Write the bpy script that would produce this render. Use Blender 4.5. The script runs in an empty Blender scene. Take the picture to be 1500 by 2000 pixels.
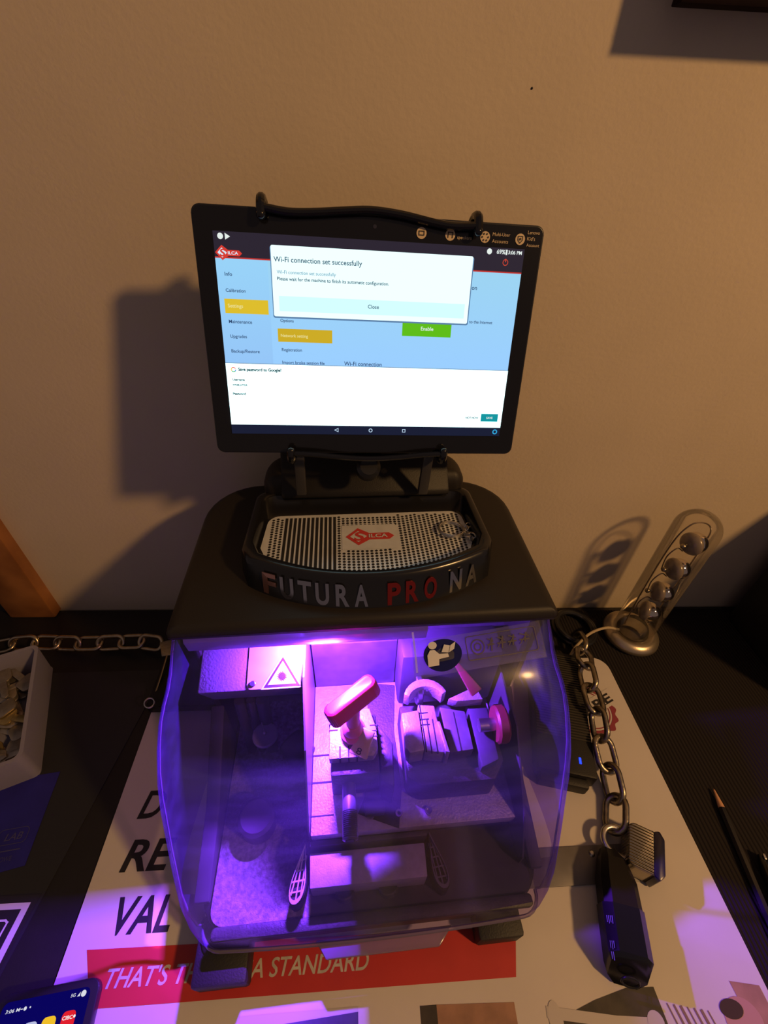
import bpy, bmesh, math, random
from mathutils import Vector, Matrix, Euler
random.seed(7)
PI = math.pi
R = math.radians
scene = bpy.context.scene
COL = scene.collection

# ------------------------------------------------------------------ camera
cam_d = bpy.data.cameras.new('camera')
cam = bpy.data.objects.new('camera', cam_d)
COL.objects.link(cam)
m = Matrix(((0.9980, 0.0085, -0.0623), (-0.0535, 0.6348, -0.7708), (0.0330, 0.7727, 0.6340))).to_4x4()
m.translation = Vector((0, 0, 0.56))
cam.matrix_world = m
cam_d.sensor_fit = 'VERTICAL'
cam_d.sensor_height = 24.0
cam_d.lens = 864.0 / 2000.0 * 24.0
cam_d.clip_start = 0.01
scene.camera = cam

# ------------------------------------------------------------------ world, lamps, exposure
w = bpy.data.worlds.new('world'); scene.world = w; w.use_nodes = True
bg = w.node_tree.nodes['Background']
bg.inputs[0].default_value = (0.60, 0.44, 0.42, 1)
bg.inputs[1].default_value = 0.19
def lamp(name, kind, loc, energy, col, size=0.05, target=None, size_y=None):
    d = bpy.data.lights.new(name, kind); d.energy = energy; d.color = col
    if kind == 'AREA':
        d.size = size
        if size_y: d.shape = 'RECTANGLE'; d.size_y = size_y
    else: d.shadow_soft_size = size
    o = bpy.data.objects.new(name, d); COL.objects.link(o); o.location = loc
    if target: o.rotation_euler = (Vector(target) - Vector(loc)).to_track_quat('-Z', 'Y').to_euler()
    return o
lamp('room_lamp', 'POINT', (1.31, -0.73, 1.52), 92, (1.0, 0.55, 0.20), 0.07)
scene.view_settings.view_transform = 'Standard'
scene.view_settings.look = 'None'
scene.view_settings.exposure = 0.0
scene.view_settings.gamma = 1.0
scene.view_settings.use_curve_mapping = False
scene.cycles.max_bounces = 10
scene.cycles.transparent_max_bounces = 24
scene.cycles.caustics_refractive = False
scene.cycles.caustics_reflective = False
scene.cycles.sample_clamp_indirect = 3.0

# ------------------------------------------------------------------ materials
def mat(name, col, rough=0.5, metal=0.0, spec=0.5, noise=0.0, nscale=60, bump=0.0, bscale=300, coat=0.0, col2=None):
    M = bpy.data.materials.new(name); M.use_nodes = True
    nt = M.node_tree; b = nt.nodes['Principled BSDF']
    b.inputs['Base Color'].default_value = (*col, 1); b.inputs['Roughness'].default_value = rough
    b.inputs['Metallic'].default_value = metal; b.inputs['Specular IOR Level'].default_value = spec
    b.inputs['Coat Weight'].default_value = coat
    tc = nt.nodes.new('ShaderNodeTexCoord')
    if noise or col2:
        n = nt.nodes.new('ShaderNodeTexNoise'); n.inputs['Scale'].default_value = nscale; n.inputs['Detail'].default_value = 6
        nt.links.new(tc.outputs['Object'], n.inputs['Vector'])
        mx = nt.nodes.new('ShaderNodeMix'); mx.data_type = 'RGBA'
        c2 = col2 or tuple(max(0, c * (1 - noise)) for c in col)
        mx.inputs[6].default_value = (*col, 1); mx.inputs[7].default_value = (*c2, 1)
        rp = nt.nodes.new('ShaderNodeMapRange'); rp.inputs[1].default_value = .35; rp.inputs[2].default_value = .65
        nt.links.new(n.outputs['Fac'], rp.inputs[0]); nt.links.new(rp.outputs[0], mx.inputs[0])
        nt.links.new(mx.outputs[2], b.inputs['Base Color'])
    if bump:
        n2 = nt.nodes.new('ShaderNodeTexNoise'); n2.inputs['Scale'].default_value = bscale; n2.inputs['Detail'].default_value = 3
        nt.links.new(tc.outputs['Object'], n2.inputs['Vector'])
        bp = nt.nodes.new('ShaderNodeBump'); bp.inputs['Strength'].default_value = bump; bp.inputs['Distance'].default_value = 0.001
        nt.links.new(n2.outputs['Fac'], bp.inputs['Height']); nt.links.new(bp.outputs[0], b.inputs['Normal'])
    return M
def emit(name, col, s=1.0):
    M = bpy.data.materials.new(name); M.use_nodes = True
    nt = M.node_tree; b = nt.nodes['Principled BSDF']
    b.inputs['Base Color'].default_value = (0, 0, 0, 1); b.inputs['Roughness'].default_value = .25
    b.inputs['Specular IOR Level'].default_value = .1
    b.inputs['Emission Color'].default_value = (*col, 1); b.inputs['Emission Strength'].default_value = s
    return M
def lin(r, g, b):
    f = lambda c: (c / 255 / 12.92) if c <= 10 else ((c / 255 + .055) / 1.055) ** 2.4
    return (f(r), f(g), f(b))
def clear(name, tint, haze=0.05, hazecol=(.8, .8, .85), refl=1.0, rough=0.03, scratches=False, ior=1.45):
    M = bpy.data.materials.new(name); M.use_nodes = True
    nt = M.node_tree; nt.nodes.clear(); N = nt.nodes.new; Lk = nt.links.new
    out = N('ShaderNodeOutputMaterial'); tr = N('ShaderNodeBsdfTransparent'); tr.inputs[0].default_value = (*tint, 1)
    gl = N('ShaderNodeBsdfGlossy'); gl.inputs['Roughness'].default_value = rough
    df = N('ShaderNodeBsdfDiffuse'); df.inputs[0].default_value = (*hazecol, 1)
    tl = N('ShaderNodeBsdfTranslucent'); tl.inputs[0].default_value = (*hazecol, 1)
    m0 = N('ShaderNodeMixShader'); m0.inputs[0].default_value = .5; Lk(df.outputs[0], m0.inputs[1]); Lk(tl.outputs[0], m0.inputs[2])
    m1 = N('ShaderNodeMixShader'); m1.inputs[0].default_value = haze
    Lk(tr.outputs[0], m1.inputs[1]); Lk(m0.outputs[0], m1.inputs[2])
    if scratches:
        tc = N('ShaderNodeTexCoord'); mp = N('ShaderNodeMapping'); mp.inputs['Scale'].default_value = (14, 60, 60); mp.inputs['Rotation'].default_value = (0, 0, .35)
        n = N('ShaderNodeTexNoise'); n.inputs['Scale'].default_value = 1.0; n.inputs['Detail'].default_value = 8
        Lk(tc.outputs['Object'], mp.inputs[0]); Lk(mp.outputs[0], n.inputs['Vector'])
        mr = N('ShaderNodeMapRange'); mr.inputs[1].default_value = .4; mr.inputs[2].default_value = .75
        mr.inputs[3].default_value = haze * .75; mr.inputs[4].default_value = haze * 1.7
        Lk(n.outputs['Fac'], mr.inputs[0]); Lk(mr.outputs[0], m1.inputs[0])
    fr = N('ShaderNodeFresnel'); fr.inputs[0].default_value = ior
    ml = N('ShaderNodeMath'); ml.operation = 'MULTIPLY'; ml.inputs[1].default_value = refl; Lk(fr.outputs[0], ml.inputs[0])
    gsrc = gl
    if scratches:
        ml.operation = 'MULTIPLY_ADD'; ml.inputs[2].default_value = .018
        g2 = N('ShaderNodeBsdfGlossy'); g2.inputs['Roughness'].default_value = rough * 2.5
        gm = N('ShaderNodeMixShader'); gm.inputs[0].default_value = .72; Lk(gl.outputs[0], gm.inputs[1]); Lk(g2.outputs[0], gm.inputs[2]); gsrc = gm
    m2 = N('ShaderNodeMixShader'); Lk(ml.outputs[0], m2.inputs[0]); Lk(m1.outputs[0], m2.inputs[1]); Lk(gsrc.outputs[0], m2.inputs[2])
    Lk(m2.outputs[0], out.inputs[0])
    return M

WALL = mat('painted_wall', (.60, .50, .375), .75, noise=.06, nscale=9, bump=.25, bscale=220)
WOOD = mat('stained_wood', (.42, .17, .05), .45, col2=(.20, .07, .02), nscale=14)
DARKWOOD = mat('dark_frame_wood', (.016, .008, .009), .8, spec=.08, noise=.4, nscale=30)
BROWN = mat('brown_board', (.25, .13, .06), .6, noise=.3, nscale=30)
DESK = mat('black_worktop', (.012, .010, .011), .55, noise=.3, nscale=20, bump=.1)
BLACK = mat('black_plastic', (.011, .010, .010), .5, spec=.3, bump=.15, bscale=900)
HOOD = mat('matte_black_shell', (.015, .012, .010), .52, spec=.35, bump=.12, bscale=1200)
GLOSS = mat('gloss_black', (.006, .006, .008), .16)
SATIN = mat('satin_black', (.012, .012, .014), .3)
RUBBER = mat('black_rubber', (.012, .011, .010), .6, bump=.3, bscale=700)
GREYM = mat('grey_cast_metal', (.42, .40, .42), .5, metal=.35, noise=.22, nscale=160, bump=.5, bscale=500)
DARKM = mat('dark_cast_metal', (.06, .055, .065), .55, metal=.3, noise=.3, nscale=90, bump=.4, bscale=500)
DUST = mat('dusty_metal_floor', (.30, .27, .30), .8, noise=.5, nscale=260, bump=.9, bscale=700)
PANEL = mat('dark_inner_panel', (.05, .045, .06), .6, noise=.35, nscale=40)
STEEL = mat('bright_steel', (.62, .60, .58), .32, metal=1.0, noise=.2, nscale=80)
GALV = mat('zinc_plated_steel', (.40, .35, .27), .34, metal=1.0, noise=.35, nscale=120, bump=.3, bscale=400)
BRASSZ = mat('yellow_zinc_steel', (.52, .42, .28), .28, metal=1.0, noise=.25, nscale=120)
LAMIN = mat('laminated_steel', (.45, .40, .30), .38, metal=1.0, noise=.35, nscale=60)
SILVERG = mat('brushed_silver_gold', (.50, .42, .31), .33, metal=.85, bump=.1, bscale=900)
MIRROR = mat('mirrored_bulb', (.75, .68, .6), .06, metal=1.0)
FROSTB = mat('bulb_glass_grey', (.22, .18, .15), .25, spec=.8)
RED = mat('red_plastic', (.62, .03, .05), .38)
DRED = mat('dark_red_plastic', (.15, .02, .02), .45)
REDLOGO = mat('red_ink', (.50, .045, .04), .5)
PINK = mat('pink_translucent_collar', (.65, .18, .2), .4)
CREAM = mat('brass_key_head', (.55, .48, .22), .45, noise=.2, nscale=80)
INK = mat('black_ink', (.012, .010, .012), .6)
PAPER = mat('poster_paper', (.60, .55, .52), .55, noise=.06, nscale=12, bump=.06, bscale=120)
PRED = mat('poster_red', (.50, .030, .025), .5, noise=.08, nscale=30)
PWHITE = mat('poster_lettering', (.58, .53, .45), .55, noise=.25, nscale=110)
MAROON = mat('badge_maroon', (.26, .035, .06), .5)
PGREY = mat('poster_photo_dark', (.045, .035, .028), .55, noise=.5, nscale=90)
PTAN = mat('poster_photo_tan', (.36, .19, .12), .55, noise=.3, nscale=60)
PSKIN = mat('poster_photo_skin', (.42, .22, .16), .55)
PLIGHT = mat('poster_photo_light', (.50, .46, .44), .5)
PBLUE = mat('poster_photo_blue', (.07, .06, .13), .5, noise=.4, nscale=50)
BLUELEAF = mat('blue_leaflet_paper', (.018, .014, .24), .5, noise=.25, nscale=30)
FAINT = mat('faint_print', (.055, .05, .17), .5)
WHITEP = mat('white_print', (.62, .58, .56), .5)
ALU = mat('brushed_tray_metal', (.74, .77, .80), .45, metal=.35, noise=.12, nscale=60)
HOLE = mat('slot_shadow_black', (.008, .007, .007), .8)
SIGNB = mat('sign_dark_blue', (.010, .012, .10), .8, spec=.1)
STICKP = mat('device_print', (.28, .25, .5), .5)
CORD = mat('beige_cord', (.45, .36, .22), .5)
VISOR = clear('smoky_clear_visor', (.60, .49, .92), haze=.05, hazecol=(.36, .36, .75), refl=.10, rough=.12, scratches=True)
GLASS = clear('clear_glass', (.97, .95, .91), haze=.015, refl=.6, rough=.02, ior=1.3)
BINP = clear('frosted_bin_plastic', (.55, .52, .5), haze=.7, hazecol=(.60, .57, .74), refl=.5, rough=.35)
LABELP = clear('clear_label_film', (.80, .78, .85), haze=.22, hazecol=(.5, .48, .5), refl=.4, rough=.3)
FROSTL = clear('frosted_light_cover', (.5, .5, .6), haze=.75, hazecol=(.8, .75, .85), refl=.8, rough=.25)

def ribbed(name, col, pitch, rot=0.0):
    M = mat(name, col, .85, spec=.15)
    nt = M.node_tree; tc = nt.nodes.new('ShaderNodeTexCoord')
    wv = nt.nodes.new('ShaderNodeTexWave'); wv.wave_type = 'BANDS'; wv.bands_direction = 'X'
    wv.inputs['Scale'].default_value = .314 / pitch
    mp = nt.nodes.new('ShaderNodeMapping'); mp.inputs['Rotation'].default_value = (0, 0, rot)
    nt.links.new(tc.outputs['Object'], mp.inputs[0]); nt.links.new(mp.outputs[0], wv.inputs['Vector'])
    bp = nt.nodes.new('ShaderNodeBump'); bp.inputs['Strength'].default_value = .9; bp.inputs['Distance'].default_value = .0012
    nt.links.new(wv.outputs['Fac'], bp.inputs['Height']); nt.links.new(bp.outputs[0], nt.nodes['Principled BSDF'].inputs['Normal'])
    return M
MAT_R = ribbed('ribbed_rubber', (.017, .014, .014), .0045)
LAMRIB = ribbed('padlock_layers', (.42, .37, .28), .0028, R(90))
LAMRIB.node_tree.nodes['Principled BSDF'].inputs['Metallic'].default_value = 1
LAMRIB.node_tree.nodes['Principled BSDF'].inputs['Roughness'].default_value = .35

# ------------------------------------------------------------------ mesh helpers
class MB:
    def __init__(s): s.bm = bmesh.new()
    def verts(s, pts): return [s.bm.verts.new(p) for p in pts]
    def face(s, vs):
        try: return s.bm.faces.new(vs)
        except ValueError: return None
    def box(s, x0, x1, y0, y1, z0, z1, bev=0, M=None, seg=2):
        b = bmesh.new()
        bmesh.ops.create_cube(b, size=1)
        for v in b.verts:
            v.co = Vector(((x0 + x1) / 2 + v.co.x * (x1 - x0), (y0 + y1) / 2 + v.co.y * (y1 - y0), (z0 + z1) / 2 + v.co.z * (z1 - z0)))
        if bev: bmesh.ops.bevel(b, geom=list(b.edges), offset=bev, segments=seg, affect='EDGES', profile=.5)
        return s.merge(b, M)
    def merge(s, b, M=None):
        if M is not None: b.transform(M)
        me = bpy.data.meshes.new('tmp'); b.to_mesh(me); b.free(); s.bm.from_mesh(me); bpy.data.meshes.remove(me)
        return s
    def prism(s, pts, z0, z1, bev=0, M=None, seg=2):
        """polygon in XY extruded along Z"""
        b = bmesh.new()
        vs = [b.verts.new((p[0], p[1], z0)) for p in pts]
        f = b.faces.new(vs)
        r = bmesh.ops.extrude_face_region(b, geom=[f])
        for v in r['geom']:
            if isinstance(v, bmesh.types.BMVert): v.co.z = z1
        bmesh.ops.recalc_face_normals(b, faces=list(b.faces))
        if bev: bmesh.ops.bevel(b, geom=list(b.edges), offset=bev, segments=seg, affect='EDGES', profile=.5)
        return s.merge(b, M)
    def lathe(s, prof, seg=40, M=None, closed=False):
        b = bmesh.new(); rings = []
        for r, z in prof:
            if r < 1e-6: rings.append([b.verts.new((0, 0, z))])
            else: rings.append([b.verts.new((r * math.cos(2 * PI * k / seg), r * math.sin(2 * PI * k / seg), z)) for k in range(seg)])
        prs = list(zip(rings, rings[1:]))
        if closed: prs.append((rings[-1], rings[0]))
        for a, c in prs:
            for k in range(seg):
                q = (k + 1) % seg
                if len(a) == 1 and len(c) == 1: continue
                if len(a) == 1: b.faces.new((a[0], c[k], c[q]))
                elif len(c) == 1: b.faces.new((a[k], a[q], c[0]))
                else: b.faces.new((a[k], a[q], c[q], c[k]))
        bmesh.ops.recalc_face_normals(b, faces=list(b.faces))
        return s.merge(b, M)
    def cyl(s, p0, p1, r, seg=24, bev=0, r2=None):
        p0, p1 = Vector(p0), Vector(p1); L = (p1 - p0).length; r2 = r if r2 is None else r2
        M = Matrix.Translation(p0) @ (p1 - p0).to_track_quat('Z', 'Y').to_matrix().to_4x4()
        pr = [(0, 0), (r - bev, 0), (r, bev), (r2, L - bev), (r2 - bev, L), (0, L)] if bev else [(0, 0), (r, 0), (r2, L), (0, L)]
        return s.lathe(pr, seg, M)
    def sphere(s, c, r, sc=(1, 1, 1), seg=24, M=None):
        b = bmesh.new(); bmesh.ops.create_uvsphere(b, u_segments=seg, v_segments=seg // 2, radius=r)
        for v in b.verts: v.co = Vector((v.co.x * sc[0], v.co.y * sc[1], v.co.z * sc[2]))
        T = Matrix.Translation(Vector(c)) @ (M or Matrix.Identity(4))
        return s.merge(b, T)
    def tube(s, pts, r, seg=12, closed=False, rf=None):
        pts = [Vector(p) for p in pts]; n = len(pts); b = bmesh.new(); rings = []; up = None
        for i, p in enumerate(pts):
            a = pts[(i - 1) % n] if (closed or i > 0) else p; c = pts[(i + 1) % n] if (closed or i < n - 1) else p
            t = (c - a).normalized()
            if up is None:
                up = Vector((0, 0, 1)) if abs(t.z) < .9 else Vector((1, 0, 0))
            up = (up - t * up.dot(t)).normalized(); sd = t.cross(up)
            rr = r * (rf(i / (n - 1)) if rf else 1)
            rings.append([b.verts.new(p + (up * math.cos(2 * PI * k / seg) + sd * math.sin(2 * PI * k / seg)) * rr) for k in range(seg)])
        prs = list(zip(rings, rings[1:]))
        if closed: prs.append((rings[-1], rings[0]))
        for a, c in prs:
            for k in range(seg):
                q = (k + 1) % seg; b.faces.new((a[k], a[q], c[q], c[k]))
        if not closed: b.faces.new(rings[0]); b.faces.new(rings[-1])
        bmesh.ops.recalc_face_normals(b, faces=list(b.faces))
        return s.merge(b)
    def poly(s, pts, fn=None, off=0.0):
        fn = fn or (lambda x, y, o=0: Vector((x, y, o)))
        vs = [s.bm.verts.new(fn(p[0], p[1], off)) for p in pts]; s.bm.faces.new(vs); return s
    def grid(s, x0, x1, y0, y1, fn, nx=12, ny=8, off=0.0):
        g = [[s.bm.verts.new(fn(x0 + (x1 - x0) * i / nx, y0 + (y1 - y0) * j / ny, off)) for i in range(nx + 1)] for j in range(ny + 1)]
        for j in range(ny):
            for i in range(nx): s.bm.faces.new((g[j][i], g[j][i + 1], g[j + 1][i + 1], g[j + 1][i]))
        return s
    def strip(s, pts, w, fn=None, off=0.0, closed=False):
        """flat line of width w along 2D pts"""
        n = len(pts); P = [Vector((p[0], p[1])) for p in pts]
        for i in range(n if closed else n - 1):
            a, c = P[i], P[(i + 1) % n]; d = (c - a).normalized(); q = Vector((-d.y, d.x)) * w / 2; e = d * w / 2 * (1 if n > 2 else 0)
            s.poly([a - q - e, c - q + e, c + q + e, a + q - e], fn, off + 0.00001 * (i % 2))
        return s
    def build(s, name, m, parent=None, smooth=True, angle=35):
        me = bpy.data.meshes.new(name); s.bm.to_mesh(me); s.bm.free()
        me.materials.append(m)
        if smooth:
            for p in me.polygons: p.use_smooth = True
            me.set_sharp_from_angle(angle=R(angle))
        o = bpy.data.objects.new(name, me); COL.objects.link(o)
        if parent is not None: o.parent = parent
        return o
def empty(name, loc=(0, 0, 0), rot=(0, 0, 0), parent=None):
    o = bpy.data.objects.new(name, None); COL.objects.link(o); o.location = loc; o.rotation_euler = rot; o.empty_display_size = .02
    if parent: o.parent = parent
    return o
def tag(o, label, cat, group=None, kind=None):
    o['label'] = label; o['category'] = cat
    if group: o['group'] = group
    if kind: o['kind'] = kind
    return o
def struct(o): o['kind'] = 'structure'; return o
def circ(cx, cy, r, n=32, a0=0, a1=2 * PI, ry=None):
    ry = ry or r; full = abs(a1 - a0) > 6.28
    return [(cx + r * math.cos(a0 + (a1 - a0) * k / (n if full else n - 1)), cy + ry * math.sin(a0 + (a1 - a0) * k / (n if full else n - 1))) for k in range(n)]
def rrect(x0, x1, y0, y1, r, n=6):
    out = []
    rr = r if isinstance(r, (list, tuple)) else [r] * 4   # order: (x1,y0),(x1,y1),(x0,y1),(x0,y0)
    for (cx, cy, a), q in zip(((x1, y0, -90), (x1, y1, 0), (x0, y1, 90), (x0, y0, 180)), rr):
        sx = -1 if cx == x1 else 1; sy = -1 if cy == y1 else 1
        for k in range(n + 1):
            t = R(a + 90 * k / n); out.append((cx + sx * q + q * math.cos(t), cy + sy * q + q * math.sin(t)))
    return out
def ring_mb(mb, outer, inner, fn, off=0.0):
    a = [mb.bm.verts.new(fn(p[0], p[1], off)) for p in outer]; b = [mb.bm.verts.new(fn(p[0], p[1], off)) for p in inner]
    n = len(a)
    for k in range(n): mb.bm.faces.new((a[k], a[(k + 1) % n], b[(k + 1) % n], b[k]))
    return mb
_fontcache = {}
def glyphs(s, bold=0.0):
    """text -> (verts2d, faces), normalised to its bounding box"""
    key = (s, bold)
    if key in _fontcache: return _fontcache[key]
    c = bpy.data.curves.new('t', 'FONT'); c.body = s; c.size = 1; c.offset = bold; c.resolution_u = 4; c.fill_mode = 'FRONT'
    o = bpy.data.objects.new('t', c); COL.objects.link(o)
    dg = bpy.context.evaluated_depsgraph_get(); me = bpy.data.meshes.new_from_object(o.evaluated_get(dg))
    vs = [(v.co.x, v.co.y) for v in me.vertices]; fs = [tuple(p.vertices) for p in me.polygons]
    bpy.data.objects.remove(o); bpy.data.curves.remove(c); bpy.data.meshes.remove(me)
    _fontcache[key] = (vs, fs); return vs, fs
def add_text(mb, s, x, y, h=None, w=None, fn=None, off=0.0, shear=0.0, bold=0.0, rot=0.0, thick=0.0):
    """text whose lower-left is x,y; h = height of the glyph box, w = its width"""
    fn = fn or (lambda a, b, o=0: Vector((a, b, o)))
    vs, fs = glyphs(s, bold)
    x0 = min(v[0] for v in vs); x1 = max(v[0] for v in vs); y0 = min(v[1] for v in vs); y1 = max(v[1] for v in vs)
    if h is None: h = (y1 - y0) * w / (x1 - x0)
    sy = h / (y1 - y0); sx = (w / (x1 - x0)) if w else sy
    ca, sa = math.cos(rot), math.sin(rot); out = []
    for v in vs:
        a = (v[0] - x0) * sx; b = (v[1] - y0) * sy; a += shear * b
        out.append(mb.bm.verts.new(fn(x + a * ca - b * sa, y + a * sa + b * ca, off)))
    for f in fs:
        try: mb.bm.faces.new([out[i] for i in f])
        except ValueError: pass
    return mb

# ------------------------------------------------------------------ the setting
ROTW = math.atan(-0.0205)
wall = MB().box(-0.52, 1.4, 0, 0.1, -.75, 1.6).build('wall_back', WALL, None, smooth=False)
wall.location = (0, .4439, 0); wall.rotation_euler = (0, 0, ROTW); struct(wall)
for k, (sx, sz, r) in enumerate([(.131, .598, .0011), (.183, .608, .0012), (.205, .30, .0009)]):
    pass
t = MB().box(-.517, -.451, -.016, .02, 0.0, 1.6, .003).build('trim_1', WOOD); t.location = (0, .4439, 0); t.rotation_euler = (0, 0, ROTW); struct(t)
d = MB().box(-1.3, -.519, .03, .06, -.75, 1.6).build('door_1', mat('dark_door', (.012, .01, .01), .6)); d.location = (0, .4439, 0); d.rotation_euler = (0, 0, ROTW); struct(d)
f = MB().box(-1.6, 1.6, -1.2, .7, -.80, -.75).build('floor', mat('dark_floor', (.05, .04, .035), .6), smooth=False); struct(f)

desk = empty('desk', (0, 0, 0)); tag(desk, 'black desk against the beige wall, under the key cutting machine', 'desk')
MB().prism([(-1.0, -.30), (1.0, -.30), (1.0, .4215), (-1.0, .4625)], -.03, 0, .001).build('desk_top', DESK, desk)
for sx in (-.94, .88):
    for sy in (-.26, .34): MB().box(sx, sx + .06, sy, sy + .06, -.75, -.03).build('leg', DESK, desk)

# wall marks (small nail hole)
tag(MB().sphere((.131, .4412, .598), .0008).build('nail', INK), 'tiny dark nail in the wall left of the shelf shadow', 'nail')

# ribbed mat to the right, plain dark mats to the left
rm = MB().prism([(.262, -.10), (.95, -.10), (.95, .418), (.262, .43)], 0, .0012).build('rubber_mat', MAT_R)
tag(rm, 'black ribbed rubber mat on the right half of the desk, under the pencil', 'mat')
lm = MB().prism([(-.31, .05), (-.262, .345), (-.60, .345), (-.60, .05)], 0, .0008).build('desk_pad', mat('black_pad', (.016, .016, .02), .5))
tag(lm, 'thin black pad on the desk under the plastic bin and blue leaflet', 'desk pad')

# ------------------------------------------------------------------ poster
PZ = .0020
poster = empty('poster', (0, 0, 0)); tag(poster, 'large white printed desk poster with red banner under the key cutting machine', 'poster')
MB().prism(rrect(-.26, .356, -.09, .343, [.004, .02, .004, .004]), .0013, PZ).build('sheet', PAPER, poster, smooth=False)
fz = lambda x, y, o=0: Vector((x, y, PZ + .0002 + o))
MB().poly([(-.2420, .0700), (.1455, .0665), (.1365, .0340), (-.224, .0340)], fz).build('banner', PRED, poster, smooth=False)
mb = MB()
add_text(mb, 'D', -.2355, .1690, .0265, .022, fz, .0001, .22, .02)
add_text(mb, 'RE', -.2360, .1240, .0265, .043, fz, .0001, .22, .02)
add_text(mb, 'VAL', -.2310, .0782, .0270, .056, fz, .0001, .15, .02)
mb.build('headline_letters', INK, poster, smooth=False)
mb = MB(); add_text(mb, "THAT'S THE SILCA STANDARD", -.2200, .0448, .0128, .2265, fz, .0002, .20, .012)
mb.build('banner_letters', PWHITE, poster, smooth=False)
# round badge
bc = (.3035, .2670)
mb = MB(); n = 96
outer = [(bc[0] + (.0325 + .0018 * math.cos(14 * 2 * PI * k / n)) * math.cos(2 * PI * k / n), bc[1] + (.0325 + .0018 * math.cos(14 * 2 * PI * k / n)) * math.sin(2 * PI * k / n)) for k in range(n)]
ring_mb(mb, outer, circ(*bc, .0265, n), fz, .0001); ring_mb(mb, circ(*bc, .0245, n), circ(*bc, .0232, n), fz, .0001)
mb.build('badge_ring', MAROON, poster, smooth=False)
ca, sa = math.cos(R(24)), math.sin(R(24))
def bt(u, v): return (bc[0] + u * ca - v * sa, bc[1] + u * sa + v * ca)
MB().poly([bt(-.04, -.008), bt(.044, -.008), bt(.044, .012), bt(-.04, .012)], fz, .0002).build('badge_band', PAPER, poster, smooth=False)
mb = MB(); p = bt(-.030, -.0045); add_text(mb, 'CARE', p[0], p[1], .0125, .068, fz, .0003, 0, .03, R(24)); mb.build('badge_letters', INK, poster, smooth=False)
# photo strip at the foot of the poster
MB().poly([(-.10, .0235), (-.002, .024), (-.002, -.09), (-.10, -.09)], fz, .0001).build('printed_photo', PLIGHT, poster, smooth=False)
MB().poly([(-.088, .016), (-.002, .021), (-.002, -.09), (-.12, -.09)], fz, .0003).build('printed_photo', PBLUE, poster, smooth=False)
MB().poly([(.050, .0215), (.064, .0215), (.064, -.09), (.050, -.09)], fz, .0001).build('printed_photo', PGREY, poster, smooth=False)
MB().poly([(.064, .0215), (.1305, .0195), (.128, -.09), (.064, -.09)], fz, .0001).build('printed_photo', PTAN, poster, smooth=False)
MB().poly([(.150, .004), (.20, .017), (.2305, .0225), (.2555, .022), (.261, -.09), (.150, -.09)], fz, .0001).build('printed_photo', PGREY, poster, smooth=False)
mb = MB(); mb.strip([(.160, .012), (.215, .004), (.250, .001)], .007, fz, .0002)
mb.poly(circ(.163, .008, .006, 20, ry=.011), fz, .0003); mb.poly(circ(.247, .002, .007, 20), fz, .0004)
mb.build('printed_photo', PLIGHT, poster, smooth=False)
mb = MB()
for k in range(7):
    mb.strip([(.262 + k * .0055, .012 - .001 * k), (.266 + k * .0055, -.006 - .001 * k)], .0012 + .0006 * (k % 3), fz, .0002)
mb.build('printed_text', mat('small_brown_print', (.20, .12, .08), .6), poster, smooth=False)
MB().poly(circ(.323, -.001, .016, 24, ry=.014), fz, .0002).build('printed_photo', PSKIN, poster, smooth=False)
MB().poly(circ(.316, .006, .010, 24, ry=.006), fz, .0004).build('printed_photo', mat('poster_photo_hair', (.035, .015, .01), .7), poster, smooth=False)
MB().poly([(.325, .022), (.350, .018), (.352, -.03), (.330, -.03)], fz, .0001).build('printed_photo', PTAN, poster, smooth=False)

# ------------------------------------------------------------------ key cutting machine (local frame: x right, y to the wall, z up)
mach = empty('key_cutting_machine', (.018, .060, 0), (0, 0, R(2)))
tag(mach, 'black key cutting machine with clear visor and violet interior light, on the poster', 'key cutting machine')
PF = [(.158, .262), (.146, .2555), (.133, .2490), (.120, .2420), (.107, .2335), (.094, .2205), (.081, .2020), (.069, .1800), (.058, .1545), (.048, .126), (.038, .103), (.028, .082), (.018, .064), (.009, .050), (.003, .041), (.0015, .036)]
PWd = [.1575, .1595, .1615, .1635, .1655, .1672, .1688, .1702, .1712, .1718, .1718, .1708, .1680, .162, .155, .150]
XC = -.0035
def crown(y):
    a = max(0, min(1, (.160 - y) / .035)); b = max(0, min(1, (y - .035) / .05))
    return .25 + 1.35 * a * a * (3 - 2 * a) * b
def prof_z(y):
    for (ya, za), (yb, zb) in zip(PF, PF[1:]):
        if yb <= y <= ya: return zb + (za - zb) * (y - yb) / (ya - yb)
    return PF[0][1] if y > PF[0][0] else PF[-1][1]
def visor_xs(W, r):
    xs = []
    for k in range(7):
        a = R(90 * k / 6); xs.append((-W + r - r * math.cos(a), r - r * math.sin(a)))   # (x, inward depth)
    for k in range(1, 12): xs.append((-W + r + (2 * W - 2 * r) * k / 12, 0))
    for k in range(7):
        a = R(90 - 90 * k / 6); xs.append((W - r + r * math.cos(a), r - r * math.sin(a)))
    return xs
mb = MB(); g = []
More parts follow.
